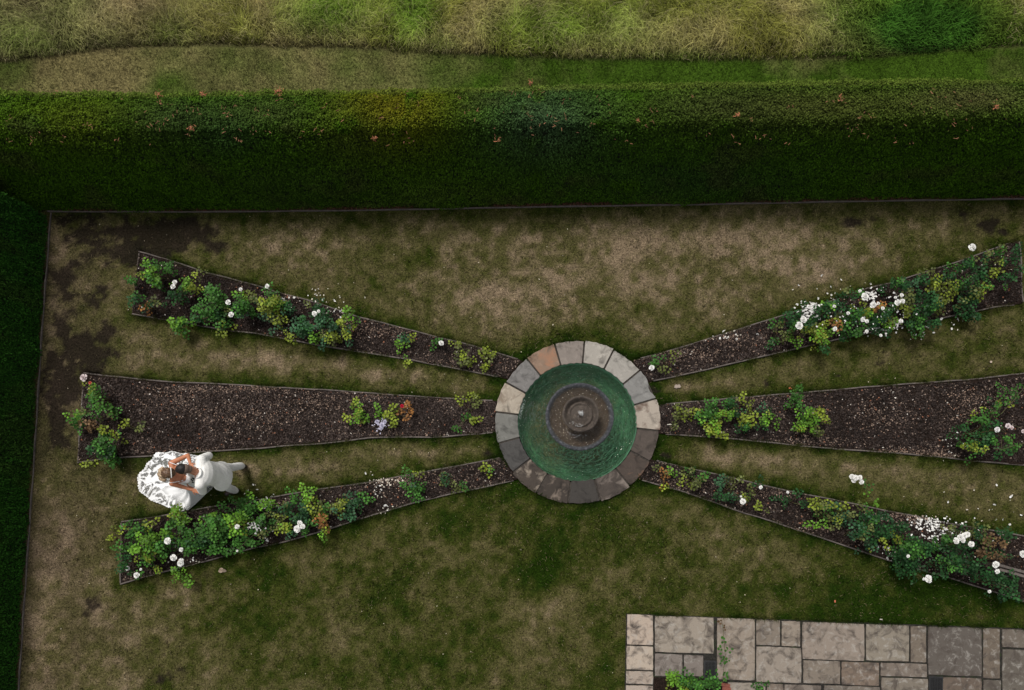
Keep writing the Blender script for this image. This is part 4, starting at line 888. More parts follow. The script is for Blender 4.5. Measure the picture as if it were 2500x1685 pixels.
 ('D', 'yellow rose bush near the upper board, right end of the upper right bed', [(2330,688,26,14,'yo'),(2310,682,14,10,'y')], [], .65, 1),
 ('D', 'dark rose bush topped by a single tall white rose, upper right bed', [(2345,656,20,14,'d'),(2366,630,22,16,'dg'),(2350,640,12,10,'g')], [(2373,604,.066)], .75, 1),
 ('D', 'dark rose bush right of the tall white rose, upper right bed', [(2388,680,24,18,'dg'),(2412,652,26,18,'d'),(2396,705,14,12,'yo')], [], .7, .9),
 ('D', 'yellow-green rose bush near the right end board, upper right bed', [(2410,700,20,14,'yo'),(2425,690,16,10,'g'),(2445,650,14,16,'oy')], [], .6, .8),
 ('D', 'dark rose bush on the lower side near bare soil, upper right bed', [(2366,718,24,20,'d'),(2350,738,14,12,'d'),(2370,742,18,10,'do')], [], .55, .9),
 ('D', 'dark green rose bush lying over the lower board at the right, upper right bed', [(2390,762,30,14,'d'),(2362,758,14,10,'d')], [], .4, 1),
 ('D', 'rose bush in the uppermost right corner of the upper right bed', [(2438,615,22,12,'do'),(2473,608,18,14,'og'),(2480,665,16,10,'d')], [], .7, .9),
 ('D', 'green shoot leaning in from the right frame edge beside the end board', [(2497,600,14,24,'d'),(2500,660,12,16,'dg')], [], .8, .9),
 # middle right bed
 ('E', 'small yellow-green rose plant nearest the fountain in the middle right bed', [(1665,1012,16,14,'yo'),(1668,992,12,10,'o'),(1690,1005,14,10,'by'),(1657,1036,12,6,'o')], [], .3, .8),
 ('E', 'dark green rose plant along the upper board, left of the big cluster', [(1734,984,20,14,'gb'),(1770,977,22,14,'gd'),(1745,1002,20,14,'g')], [], .4, .9),
 ('E', 'brightest yellow-green rose plant of the middle right bed', [(1715,1012,18,10,'bg'),(1738,1036,26,16,'yb'),(1776,1020,20,18,'by'),(1772,1057,16,9,'y')], [], .4, 1.1),
 ('E', 'mixed olive rose plant in the centre of the left cluster, middle right bed', [(1810,1000,20,14,'do'),(1806,968,14,8,'oy'),(1831,984,12,10,'y')], [], .35, .8),
 ('E', 'dark rose plant with yellow tips below the olive one, middle right bed', [(1824,1026,16,14,'gy'),(1845,1020,14,12,'yo'),(1815,1050,18,8,'d')], [], .35, .9),
 ('E', 'right-pointing bright shoot ending the left cluster, middle right bed', [(1880,1020,20,12,'by'),(1896,1028,10,6,'b'),(1874,994,12,12,'dt'),(1864,1044,10,8,'d')], [], .35, .9),
 ('E', 'upright green rose bush crossing the upper board, middle right bed', [(1958,954,14,8,'yg'),(1956,976,18,16,'g'),(1970,1002,18,14,'gb')], [], .5, 1.1),
 ('E', 'yellow-green rose bush at the right side of the narrow clump, middle right bed', [(2010,992,10,16,'yb'),(2018,1028,12,14,'y'),(1990,1018,18,14,'gb')], [], .45, .9),
 ('E', 'lower green part-shaded rose bush of the narrow clump, middle right bed', [(1956,1044,18,10,'by'),(1980,1040,20,12,'gb'),(1996,1060,12,14,'bo')], [], .4, 1),
 ('E', 'large dark rose bush with white and pink roses at the right edge, middle right bed', [(2422,1008,22,16,'g'),(2446,994,16,10,'gy'),(2412,1062,34,24,'gd'),(2370,1050,18,12,'d'),(2405,1090,26,14,'gy'),(2446,1050,20,16,'d'),(2412,1108,14,8,'g')], [(2435,1049,.05,(.8,.78,.78)),(2461,1040,.045,(.75,.66,.66)),(2470,1044,.035,(.72,.6,.6))], .7, .9),
 ('E', 'dark rose bush with a long arching stem at the very right edge, middle right bed', [(2475,970,14,12,'dg'),(2495,945,12,20,'g'),(2488,1080,18,20,'g'),(2455,1098,16,10,'d')], [(2498,1053,.035,(.7,.6,.6))], .8, .8),
 # lower right bed
 ('F', 'orange-tinged rose plant nearest the fountain in the lower right bed', [(1618,1155,18,12,'or'),(1622,1178,14,9,'yr'),(1647,1148,12,8,'ob')], [], .3, .7),
 ('F', 'dull olive rose plant, second from the fountain in the lower right bed', [(1705,1156,22,14,'og'),(1715,1178,18,14,'o'),(1680,1179,12,9,'yo'),(1684,1150,9,6,'o')], [], .35, .8),
 ('F', 'grey-green rose plant with one white rose at its lower right, lower right bed', [(1772,1176,20,14,'to'),(1775,1205,22,16,'dt'),(1804,1180,14,10,'o'),(1795,1222,14,9,'d')], [(1813,1224,.055),(1809,1212,.02)], .4, .8),
 ('F', 'thin olive rose plant right of the single white rose, lower right bed', [(1828,1196,16,12,'og'),(1834,1220,14,9,'yo'),(1866,1240,16,10,'yo'),(1860,1175,14,7,'d')], [(1857,1190,.035)], .35, .6),
 ('F', 'sparse dark rose plant on open mulch, left of the dense row, lower right bed', [(1912,1220,26,12,'d'),(1956,1200,14,9,'do'),(1970,1240,14,12,'d')], [(1923,1202,.025)], .35, .5),
 ('F', 'yellow-edged rose bush at the left end of the dense row, lower right bed', [(2005,1228,24,12,'yo'),(2025,1250,26,16,'og'),(2008,1274,16,9,'b'),(2042,1276,14,12,'yo')], [], .55, 1),
 ('F', 'grey-green rose bush by the upper board, second in the dense row, lower right bed', [(2062,1246,20,16,'to'),(2045,1230,10,8,'y'),(2070,1270,14,14,'t')], [], .55, .9),
 ('F', 'yellow-green rose bush at the foot of the tall lone stem, lower right bed', [(2096,1250,20,12,'yo'),(2120,1240,14,12,'og')], [], .6, .9),
 ('F', 'blue-green rose bush on the lower side, third in the dense row, lower right bed', [(2093,1278,18,14,'t'),(2100,1298,14,12,'t'),(2128,1336,22,14,'td')], [], .6, .9),
 ('F', 'dark rose bush with yellow middle left of the petal heap, lower right bed', [(2130,1266,22,16,'dg'),(2155,1264,22,14,'dt'),(2132,1300,22,18,'od'),(2160,1298,20,18,'od'),(2162,1326,8,10,'y')], [], .7, 1.1),
 ('F', 'dark green rose bush below the petal heap, lower right bed', [(2205,1298,26,18,'d'),(2202,1312,14,12,'dy'),(2236,1320,26,16,'dg')], [(2204,1318,.0)], .75, 1),
 ('F', 'large dark rose bush over the lower board, centre of the lower right bed', [(2236,1348,32,22,'dg'),(2212,1370,22,16,'d'),(2270,1340,22,16,'d'),(2260,1372,26,16,'d')], [(2217,1358,.03)], .8, 1.1),
 ('F', 'dark rose bush with a white rose drooping over the lawn, lower right bed', [(2240,1396,26,14,'d'),(2222,1388,14,10,'dg'),(2254,1412,12,8,'d')], [(2266,1413,.065),(2255,1414,.025)], .6, 1),
 ('F', 'rose bush bearing the biggest cluster of white roses, lower right bed', [(2330,1328,26,18,'dg'),(2350,1345,28,18,'d'),(2310,1345,20,16,'d')], [(2334,1320,.055),(2344,1312,.06),(2354,1308,.055),(2361,1305,.05),(2351,1319,.045),(2371,1329,.055)], .85, 1),
 ('F', 'dark rose bush along the lower board below the big white cluster', [(2335,1378,34,20,'dg'),(2376,1370,26,20,'d'),(2315,1395,18,10,'d')], [], .8, 1),
 ('F', 'dull olive rose bush by the upper board at the right, lower right bed', [(2353,1292,24,10,'od'),(2396,1288,24,14,'od'),(2400,1320,26,18,'od')], [], .7, .8),
 ('F', 'brownish rose bush near the right frame edge, lower right bed', [(2448,1318,26,18,'on'),(2488,1312,18,18,'d'),(2440,1345,22,14,'on')], [(2465,1281,.02)], .75, .8),
 ('F', 'dark rose bush with two white roses beside the grey rails, lower right bed', [(2470,1358,24,16,'dn'),(2410,1385,18,14,'d')], [(2430,1379,.06),(2434,1395,.04),(2497,1353,.06)], .85, .8),
 ('F', 'deeply shaded rose bush at the lower right end of the lower right bed', [(2470,1412,30,20,'d'),(2478,1446,32,18,'d'),(2390,1400,28,14,'d'),(2430,1420,24,14,'d')], [(2415,1444,.03)], .7, 1),
]
for k, lab, cl, fl, z, dn in B:
    bush(lab, cl, [f for f in fl if f[2] > 0], z, dn, G_(k))
# patio plants
bush('green shrub growing from the pocket in the paving', [(1655,1665,18,16,'b'),(1680,1658,22,16,'gb'),(1692,1675,20,14,'g'),(1650,1682,20,12,'yb')], [], .45, 1.1, name='shrub', cat='shrub')
bush('darker green shrub between the drain grate and red bricks', [(1735,1665,20,14,'g'),(1750,1680,22,12,'g'),(1725,1685,16,9,'gb')], [], .45, .9, name='shrub', cat='shrub')
bush('tiny green seedling at the bottom edge on a paving joint', [(1852,1672,7,9,'g'),(1872,1680,10,5,'g')], [], .1, .9, name='seedling', cat='seedling', stems=False)
def trailing(path, nodes, label, name, cat, zf, flowers=(), lsize=1.0, rad=.005):
    pts = [P(x, y, z) for x, y, z in path]; root = empty(name, (pts[0].x, pts[0].y, 0)); tag(root, label, cat)
    fine = []
    for a, b in zip(pts[:-1], pts[1:]):
        for k in range(4): fine.append(a.lerp(b, k/4)+Vector((random.gauss(0, .004), random.gauss(0, .004), 0)))
    fine.append(pts[-1]); pymesh('stem', *tube(fine, rad, 6), M['stem'], root, smooth=True)
    Vs, Fs, Cs = [], [], []; tot = 0
    for (x, y, z, n, pal) in nodes:
        p = P(x, y, z); a = rng.uniform(0, 6.28, n); q = np.stack([p.x+np.cos(a)*.02+rng.normal(0, .02, n), p.y+np.sin(a)*.02+rng.normal(0, .02, n), np.full(n, p.z)+rng.normal(0, .01, n)], -1)
        cc = np.array(PAL[pal])[None]*rng.uniform(.7, 1.3, n)[:, None]
        v, f, c_ = leafcloud(q, rng.uniform(.035, .055, n)*lsize, a, rng.normal(0, .2, n), rng.normal(0, .3, n), cc); Vs.append(v); Fs.append(f+tot); Cs.append(c_); tot += len(v)
    arrmesh('leaves', np.concatenate(Vs), np.concatenate(Fs), M['leaf'], np.concatenate(Cs), parent=root)
    for (x, y, z, r) in flowers:
        v, f, c_ = rose_mesh(P(x, y, z), r, W_); arrmesh('rose_flower', v, f, M['petal'], c_, parent=root, smooth=True)
trailing([(1740,1680,.3),(1766,1665,.28),(1767,1630,.26),(1770,1600,.25),(1768,1560,.23),(1764,1535,.22),(1762,1513,.2)], [(1768,1561,.23,5,'g'),(1757,1579,.24,5,'g'),(1779,1588,.25,6,'g'),(1764,1605,.25,6,'g'),(1774,1617,.26,6,'g'),(1762,1616,.26,3,'g'),(1768,1646,.27,8,'g'),(1775,1655,.28,5,'m'),(1752,1640,.28,4,'g'),(1765,1530,.22,3,'n'),(1761,1517,.2,3,'n')],
         'long thin leafy rose shoot trailing up across the pale paving slab', 'climbing_rose', 'rose plant', .2)
trailing([(2141,1262,.75),(2140,1245,.85),(2132,1222,.95),(2122,1205,1.02),(2112,1192,1.07),(2103,1180,1.1),(2094,1172,1.12)], [(2136,1232,.9,6,'b'),(2142,1222,.9,4,'b'),(2117,1190,1.0,5,'g'),(2126,1190,1.0,3,'g'),(2118,1210,1.0,4,'b'),(2112,1182,1.0,3,'g')],
         'tall arching rose stem over the lawn with white roses clustered at its tip', 'rose_bush', 'rose bush', .9, [(2080,1164,1.13,.045),(2089,1167,1.14,.05),(2098,1166,1.13,.045),(2084,1173,1.1,.04),(2103,1177,1.1,.042)], rad=.004)
trailing([(2443,1011,.8),(2460,993,.85),(2478,975,.9),(2494,955,.92),(2510,935,.9)], [(2468,990,.87,5,'y'),(2455,990,.85,4,'g'),(2480,968,.9,5,'g'),(2495,945,.9,5,'g'),(2440,992,.8,5,'g')], 'long thin rose cane slanting up to the right above the dark right-edge bush', 'rose_bush', 'rose bush', .9)
trailing([(2425,1096,.7),(2450,1096,.75),(2475,1090,.8),(2505,1081,.8)], [(2450,1100,.75,3,'g'),(2485,1092,.8,4,'g')], 'long thin rose cane lying almost level at the right frame edge, middle right bed', 'rose_bush', 'rose bush', .9)

# grey timber rails in the far corner bush
mr_ = M['board']
for (a, b, lab) in [((2424,1375),(2480,1391),'upper of the two weathered grey rails in the lower right rose bush'),((2440,1390),(2486,1403),'lower of the two weathered grey rails in the lower right rose bush')]:
    z = .55; pa, pb = P(*a, z), P(*b, z); d = (pb-pa).normalized(); pb = pb+d*.25; s = Vector((-d.y, d.x, 0))*.022
    root = empty('timber_rail', (pa.x, pa.y, 0)); tag(root, lab, 'timber rail', 'grey rails supporting the roses')
    v = [pa-s, pb-s, pb+s, pa+s]; V = [Vector((p.x, p.y, q)) for q in (z-.03, z) for p in v]
    pymesh('rail', V, [(3, 2, 1, 0), (4, 5, 6, 7), (0, 1, 5, 4), (1, 2, 6, 5), (2, 3, 7, 6), (3, 0, 4, 7)], mr_, root, bevel=.004)
    for t in (.12, .9):
        c = pa.lerp(pb, t); q = .018; v = [c+Vector((i, jj, 0)) for i, jj in ((-q, -q), (q, -q), (q, q), (-q, q))]; V = [Vector((p.x, p.y, zz)) for zz in (-.02, z-.032) for p in v]
        pymesh('post', V, [(3, 2, 1, 0), (4, 5, 6, 7), (0, 1, 5, 4), (1, 2, 6, 5), (2, 3, 7, 6), (3, 0, 4, 7)], mr_, root)

# ------------------------------------------------------------------ fallen petals, leaves, sticks
def petal_mesh(r, col):
    V = []; n = 8
    for k in range(n):
        a = 2*math.pi*k/n; q = r*(1 if k % 2 else .85)*random.uniform(.85, 1.1); V.append((q*math.cos(a), q*.8*math.sin(a), r*.35*(math.cos(a)**2)+random.uniform(0, r*.1)))
    V.append((0, 0, 0)); Fc = [(k, (k+1) % n, n, n) for k in range(n)]
    Fc = [(k, (k+1) % n, n) for k in range(n)]
    me = bpy.data.meshes.new('petal'); me.from_pydata(V, [], Fc); me.update()
    at = me.color_attributes.new('Col', 'FLOAT_COLOR', 'POINT'); at.data.foreach_set('color', np.tile(np.array([*col, 1], np.float32), len(V)))
    me.materials.append(M['petal']); return me
PM = [petal_mesh(r, c) for r, c in ((.016, (.78, .76, .7)), (.020, (.8, .78, .73)), (.013, (.74, .70, .6)), (.024, (.8, .79, .76)), (.017, (.72, .66, .55)))]
PL = [petal_mesh(.022, LI), petal_mesh(.016, LI)]
CL = [ # cx, cy, sx, sy, n, z, where
 (775,720,14,10,14,'white fallen petal on the lawn beyond the upper board of the upper left bed'),
 (828,731,26,8,9,'white fallen petal on the lawn right of the petal patch, upper left bed'),
 (806,758,22,7,18,'white fallen petal on mulch by the upper board, upper left bed'),
 (715,728,24,7,9,'white fallen petal just inside the upper board, mid upper left bed'),
 (2050,708,60,16,16,'white fallen petal on the lawn above the upper right bed'),
 (2336,797,12,12,11,'white fallen petal in the small right-hand patch on lawn below the upper right bed'),
 (2240,806,17,12,22,'white fallen petal on the lawn just below the dark bushes of the upper right bed'),
 (2163,1340,9,6,8,'white fallen petal on dark soil at the lower board of the lower right bed'),
 (2173,1354,6,9,11,'white fallen petal in the short line over dark soil, lower right bed'),
 (2409,1240,80,36,26,'white fallen petal scattered on the lawn above the lower right bed'),
 (473,1369,8,4,8,'white fallen petal on the mulch at the lower board of the lower left bed'),
 (616,1193,14,8,6,'white fallen petal on the lawn right of the groom'),
 (924,1196,6,10,12,'white fallen petal on mulch left of the upright plant, lower left bed'),
 (908,1158,7,4,3,'white fallen petal on the lawn above the lower left bed'),
 (940,1238,12,7,9,'white fallen petal by the lower board of the lower left bed'),
 (2321,1084,28,18,18,'white fallen petal on the mulch near the lower board, middle right bed'),
 (1779,822,24,7,18,'white fallen petal on the mulch of the upper right bed, fountain half'),
 (646,1320,14,10,7,'white fallen petal under the olive bushes of the lower left bed'),
]
for (cx, cy, sx, sy, n, lab) in CL:
    for k in range(n):
        p = P(cx+random.gauss(0, sx), cy+random.gauss(0, sy), .045); o = bpy.data.objects.new('petal', random.choice(PM)); COL.objects.link(o)
        s = random.uniform(.75, 1.45); o.location = p; o.rotation_euler = (random.gauss(0, .35), random.gauss(0, .35), random.uniform(0, 6.28)); o.scale = (s, s*random.uniform(.6, 1), s)
        tag(o, lab, 'petal', lab.replace('white fallen petal', 'white fallen petals'))
# the heaps nobody could count
def petal_cloud(cx, cy, sx, sy, n, z, col, size=1):
    nn = n; px = rng.normal(cx, sx, nn); py = rng.normal(cy, sy, nn); P_ = np.array([P(a, b, z+rng.uniform(-.03, .03)) for a, b in zip(px, py)])
    r = rng.uniform(.008, .022, nn)*size
    return quadcloud(P_[:, 0], P_[:, 1], P_[:, 2], r, r*rng.uniform(.6, 1, nn), rng.uniform(0, 6.28, nn), rng.normal(0, .4, nn), rng.normal(0, .4, nn), np.array(col)[None]*rng.uniform(.85, 1.05, nn)[:, None])
parts = [petal_cloud(1975,752,14,9,85,.30,W_),petal_cloud(1985,765,9,10,40,.28,W_),petal_cloud(2132,718,9,9,32,.2,W_),petal_cloud(2195,745,14,16,40,.35,W_),petal_cloud(2157,793,22,10,55,.12,W_),
         petal_cloud(2232,1268,22,6,60,.05,(.66,.52,.44),.7),petal_cloud(2260,1276,22,8,70,.05,W_),petal_cloud(2290,1294,22,14,95,.05,W_),petal_cloud(2100,770,60,22,50,.5,W_,.8),
         petal_cloud(655,1229,16,8,45,.06,W_,.8),petal_cloud(624,1282,12,11,50,.4,W_,.9),petal_cloud(945,1176,20,6,50,.05,(.7,.62,.52),.8),petal_cloud(932,1037,10,10,40,.12,LI,.9),petal_cloud(2330,1300,60,20,30,.3,W_,.8)]
o = cloud_obj('fallen_petals', parts, M['petal']); tag(o, 'dense heaps of white fallen petals lying among and under the rose bushes', 'petals', kind='stuff')
# pale flecks over the grass
n = 260; px = rng.uniform(120, 2500, n); py = rng.uniform(520, 1660, n); pp = np.array([P(a, b, .03) for a, b in zip(px, py)])
okk = ~gsample(solid, pp[:, 0], pp[:, 1]); pp = pp[okk]; n = len(pp); r = rng.uniform(.004, .011, n)
o = cloud_obj('lawn_litter', [quadcloud(pp[:, 0], pp[:, 1], pp[:, 2], r, r*.6, rng.uniform(0, 6.28, n), rng.normal(0, .2, n), rng.normal(0, .2, n), np.array([.5, .44, .34])[None]*rng.uniform(.4, 1.3, n)[:, None])], M['clip'])
tag(o, 'tiny pale flecks of leaf and petal strewn thinly over the lawn', 'litter', kind='stuff')
def dead_leaf(px, py, r, col, label, n=5, name='fallen_leaf', cat='leaf'):
    c = P(px, py, .03); a = rng.uniform(0, 6.28, n); q = np.array([[c.x, c.y, c.z+.003*k] for k in range(n)])
    v, f, cc = leafcloud(q, np.full(n, r)*rng.uniform(.8, 1.1, n), a, rng.normal(.05, .15, n), rng.normal(0, .3, n), np.array(col)[None]*rng.uniform(.8, 1.15, n)[:, None], 1.1)
    tag(arrmesh(name, v, f, M['clip'], cc), label, cat)
dead_leaf(543,1392,.075,(.30,.23,.17),'crumpled pale brown leaf on the lawn below the lower left bed',4)
dead_leaf(1654,942,.07,(.38,.31,.26),'crumpled pinkish leaf on the lawn just right of the fountain',4)
dead_leaf(1930,947,.045,(.50,.16,.07),'orange leaf on the lawn above the middle right bed',2)
dead_leaf(1553,1136,.04,(.42,.15,.07),'orange leaf lying on the dark lower right stone of the fountain ring',2)
dead_leaf(2229,824,.035,(.42,.14,.08),'orange red leaf on the lawn below the upper right bed',2)
dead_leaf(2037,1468,.04,(.35,.10,.05),'small rusty leaf alone on the lawn above the paving',2)
dead_leaf(2421,885,.045,(.45,.36,.28),'beige leaf on the lawn between the upper and middle right beds',2)
dead_leaf(1171,857,.035,(.5,.10,.05),'red leaf inside the fountain end of the upper left bed',2)
dead_leaf(2466,708,.04,(.45,.12,.04),'orange leaf on bare soil at the right end of the upper right bed',2)
dead_leaf(2150,1722-210,.0001,(.4,.4,.36),'pale chip',1) if False else None
def stick(a, b, r, label, col=(.62, .58, .5)):
    pa, pb = P(*a, .05), P(*b, .05); mid = pa.lerp(pb, .5)+Vector((.01, .012, .01)); tag(pymesh('stick', *tube([pa, mid, pb], [r, r*1.2, r*.7], 6), mat('bleached_wood', col, .7), smooth=True), label, 'stick')
stick((1890,828), (1881,844), .006, 'bleached white stick on mulch in the upper right bed')
stick((1629,1037), (1642,1039), .008, 'short white stick at the fountain end of the middle right bed')
stick((2148,1512), (2155,1516), .009, 'short pale stick on the grass edge of the paving', (.5, .45, .38))

# ------------------------------------------------------------------ the couple
def capsule(a, b, ra, rb, n=14, m=5):
    a, b = Vector(a), Vector(b); d = (b-a); L_ = d.length; d = d.normalized() if L_ > 1e-6 else Vector((0, 0, 1)); u = d.orthogonal().normalized(); v = d.cross(u); V = []; Fc = []
    rings = [(a-d*ra*math.cos(k*math.pi/2/m), ra*math.sin(k*math.pi/2/m)) for k in range(1, m+1)]+[(b+d*rb*math.sin(k*math.pi/2/m), rb*math.cos(k*math.pi/2/m)) for k in range(0, m)]
    for c, r in rings:
        for k in range(n): an = 2*math.pi*k/n; V.append(c+u*r*math.cos(an)+v*r*math.sin(an))
    for i in range(len(rings)-1):
        for k in range(n): Fc.append((i*n+k, i*n+(k+1) % n, (i+1)*n+(k+1) % n, (i+1)*n+k))
    V.append(a-d*ra); V.append(b+d*rb); e = len(V)
    for k in range(n): Fc.append((e-2, (k+1) % n, k)); q = (len(rings)-1)*n; Fc.append((e-1, q+k, q+(k+1) % n))
    return V, Fc
def ellip(c, r, ax=None, n=20, m=12):
    """r = radii along the three axes ax (columns)"""
    ax = ax or (Vector((1, 0, 0)), Vector((0, 1, 0)), Vector((0, 0, 1))); V = []; Fc = []; c = Vector(c)
    for i in range(1, m):
        t = math.pi*i/m
        for k in range(n):
            p = 2*math.pi*k/n; V.append(c+ax[0]*r[0]*math.sin(t)*math.cos(p)+ax[1]*r[1]*math.sin(t)*math.sin(p)+ax[2]*r[2]*math.cos(t))
    for i in range(m-2):
        for k in range(n): Fc.append((i*n+k, i*n+(k+1) % n, (i+1)*n+(k+1) % n, (i+1)*n+k)[::-1])
    V.append(c+ax[2]*r[2]); V.append(c-ax[2]*r[2]); e = len(V)
    for k in range(n): Fc.append((e-2, k, (k+1) % n)); q = (m-2)*n; Fc.append((e-1, q+(k+1) % n, q+k))
    return V, Fc
def loft(rings, n=28, cap=True):
    """rings: (centre, rx, ry, rot) horizontal ellipses"""
    V = []; Fc = []
    for c, rx, ry, rot in rings:
        for k in range(n):
            a = 2*math.pi*k/n; x, y = rx*math.cos(a), ry*math.sin(a); V.append(Vector((c[0]+x*math.cos(rot)-y*math.sin(rot), c[1]+x*math.sin(rot)+y*math.cos(rot), c[2])))
    for i in range(len(rings)-1):
        for k in range(n): Fc.append((i*n+k, i*n+(k+1) % n, (i+1)*n+(k+1) % n, (i+1)*n+k))
    if cap: Fc.append(tuple(range(n))[::-1]); Fc.append(tuple((len(rings)-1)*n+k for k in range(n)))
    return V, Fc
def solid(name, parts, m, parent, vox=.008, it=4, colf=None, disp=None):
    V, Fc = merge(parts); me = bpy.data.meshes.new(name); me.from_pydata([tuple(v) for v in V], [], Fc); me.update()
    o = bpy.data.objects.new(name, me); COL.objects.link(o)
    r = o.modifiers.new('r', 'REMESH'); r.mode = 'VOXEL'; r.voxel_size = vox
    s = o.modifiers.new('s', 'SMOOTH'); s.iterations = it; s.factor = .5
    dg = bpy.context.evaluated_depsgraph_get(); me2 = bpy.data.meshes.new_from_object(o.evaluated_get(dg)); bpy.data.objects.remove(o); bpy.data.meshes.remove(me)
    me2.name = name; n = len(me2.vertices); co = np.zeros(n*3, np.float32); me2.vertices.foreach_get('co', co); co = co.reshape(-1, 3)
    if disp is not None: co = disp(co).astype(np.float32); me2.vertices.foreach_set('co', co.ravel()); me2.update()
    me2.polygons.foreach_set('use_smooth', np.ones(len(me2.polygons), bool))
    if colf is not None:
        c = np.ones((n, 4), np.float32); c[:, :3] = colf(co); at = me2.color_attributes.new('Col', 'FLOAT_COLOR', 'POINT'); at.data.foreach_set('color', c.ravel())
    me2.materials.clear(); me2.materials.append(m); o = bpy.data.objects.new(name, me2); COL.objects.link(o)
    o.parent = parent; o.matrix_parent_inverse = Matrix.Translation(-WLOC(parent)); return o
def hand(wrist, d, nrm, side, s=1.0, curl=.5):
    """d towards the fingers, nrm = back of the hand, side = thumb side"""
    w = Vector(wrist); d = Vector(d).normalized(); nrm = Vector(nrm); nrm = (nrm-d*nrm.dot(d)).normalized(); t = d.cross(nrm).normalized()*side; parts = []
    for k in range(4):
        o = t*(.030-.020*k)*s; parts.append(capsule(w+o*.6, w+d*.085*s+o, .013*s, .011*s, 10, 4))
    for k, (ln, oo) in enumerate([(.072, .031), (.082, .011), (.076, -.010), (.060, -.030)]):
        p = w+d*.088*s+t*oo*s; cd_ = d.copy(); cu = curl*(.85+.12*k)
        for j, (fr, r0) in enumerate([(.45, .0085), (.32, .0078), (.23, .0070)]):
            ang = cu*(.45 if j == 0 else .75); cd_ = (cd_*math.cos(ang)-nrm*math.sin(ang)).normalized() if j == 0 else (cd_-nrm*math.tan(ang*.6)).normalized()
            q = p+cd_*ln*fr*s; parts.append(capsule(p, q, r0*s, (r0-.0008)*s, 8, 3)); p = q
    p = w+d*.02*s+t*.026*s; a = (d*.55+t*.8-nrm*.25).normalized(); q = p+a*.045*s; parts.append(capsule(p, q, .012*s, .0095*s, 8, 3)); b_ = (d*.85+t*.35-nrm*.35).normalized(); parts.append(capsule(q, q+b_*.032*s, .0092*s, .0075*s, 8, 3))
    return parts
def head(c, f, up, s=1.0):
    f = Vector(f).normalized(); up = Vector(up); up = (up-f*up.dot(f)).normalized(); sd = up.cross(f).normalized(); c = Vector(c); ax = (f, sd, up)
    L = lambda a, b, h: c+f*a*s+sd*b*s+up*h*s
    parts = [ellip(L(-.012, 0, .025), (.098*s, .076*s, .088*s), ax), ellip(L(.022, 0, -.035), (.068*s, .060*s, .078*s), ax), ellip(L(.045, 0, -.090), (.036*s, .036*s, .026*s), ax),
             capsule(L(.083, 0, .005), L(.104, 0, -.030), .009*s, .014*s), ellip(L(.078, 0, -.062), (.014*s, .024*s, .010*s), ax), ellip(L(.077, 0, .022), (.016*s, .050*s, .010*s), ax)]
    for q in (-1, 1):
        parts += [ellip(L(-.005, q*.078, -.015), (.018*s, .008*s, .030*s), ax), ellip(L(.060, q*.035, -.035), (.020*s, .020*s, .020*s), ax)]
    eyes = [ellip(L(.078, q*.031, .004), (.011*s, .013*s, .009*s), ax, 12, 8) for q in (-1, 1)]
    return parts, eyes, L, ax
SK = (.40, .170, .095)
def skin_mat(name): return mat(name, attr=True, rough=.5, n1=(14, .3, .7, .10), n2=(60, .3, .7, .06), spec=.35)
meye = mat('eye', (.05, .04, .035), .2, spec=.6)

# ---- groom
gr = empty('person', (P(575, 1162).x, P(575, 1162).y, 0)); tag(gr, 'groom in a pale linen suit seen from above, head bowed to the bride\'s shoulder', 'person', 'wedding couple embracing on the lawn')
gh, geye, GL, gax = head(P(449, 1146, 1.58), (-.80, -.15, -.60), (-.50, .05, .80), 1.02)
neckb = P(482, 1153, 1.40)
gparts = gh+[capsule(GL(-.045, 0, -.06), neckb, .058, .066), capsule(neckb, P(495, 1154, 1.28), .07, .10)]
shU, elU, wrU = P(492, 1122, 1.38), P(509, 1113, 1.13), P(474, 1131, 1.10)
shL, elL, wrL = P(488, 1184, 1.38), P(495, 1200, 1.12), P(477, 1195, 1.05)
gparts += [capsule(neckb, shU, .05, .05), capsule(neckb, shL, .05, .05), capsule(shU, elU, .05, .042), capsule(elU, wrU, .040, .027), capsule(shL, elL, .05, .042), capsule(elL, wrL, .040, .027)]
gparts += hand(wrU, Vector((-1, -.35, .05)), Vector((.2, .9, .4)), 1, 1.05, .55)+hand(wrL, Vector((-1, .35, .0)), Vector((.2, -.9, .4)), -1, 1.05, .55)
hipU, knU, anU = P(535, 1143, .90), P(563, 1142, .50), P(590, 1138, .09)
hipL, knL, anL = P(532, 1171, .90), P(553, 1187, .50), P(574, 1198, .09)
gparts += [loft([(P(530, 1157, .88), .12, .17, 0), (P(520, 1156, 1.05), .10, .15, 0), (P(507, 1155, 1.22), .11, .17, 0), (P(496, 1154, 1.34), .10, .18, 0)])]
for a, b, c_ in ((hipU, knU, anU), (hipL, knL, anL)): gparts += [capsule(a, b, .078, .055), capsule(b, c_, .052, .036)]
hc = Vector(GL(0, 0, 0))
def gcol(co):
    rel = co-np.array(hc); f = rel@np.array(gax[0]); u = rel@np.array(gax[2]); r = np.linalg.norm(rel, axis=1)
    c = np.tile(np.array(SK), (len(co), 1)); fade = sm(.02, -.05, f)*sm(-.13, -.03, u)*(r < .16)
    return c*(1-.55*fade[:, None])+np.array([.10, .075, .06])*.55*fade[:, None]
solid('body', gparts, skin_mat('groom_skin'), gr, .006, 3, gcol)
solid('eye', geye, meye, gr, .004, 1)
def hdisp(co): return co+((fbm(co[:, 0]*90, co[:, 1]*90, 1, 3, 2)-.5)*.006)[:, None]*np.array([0, 0, 1])
solid('hair', [ellip(GL(-.010, 0, .036), (.102, .0805, .088), gax), ellip(GL(.035, 0, .062), (.052, .062, .048), gax)], mat('dark_hair', (.014, .011, .010), .55, n1=(50, .3, .7, .5), bump=(160, .6, .003)), gr, .006, 2, disp=hdisp)
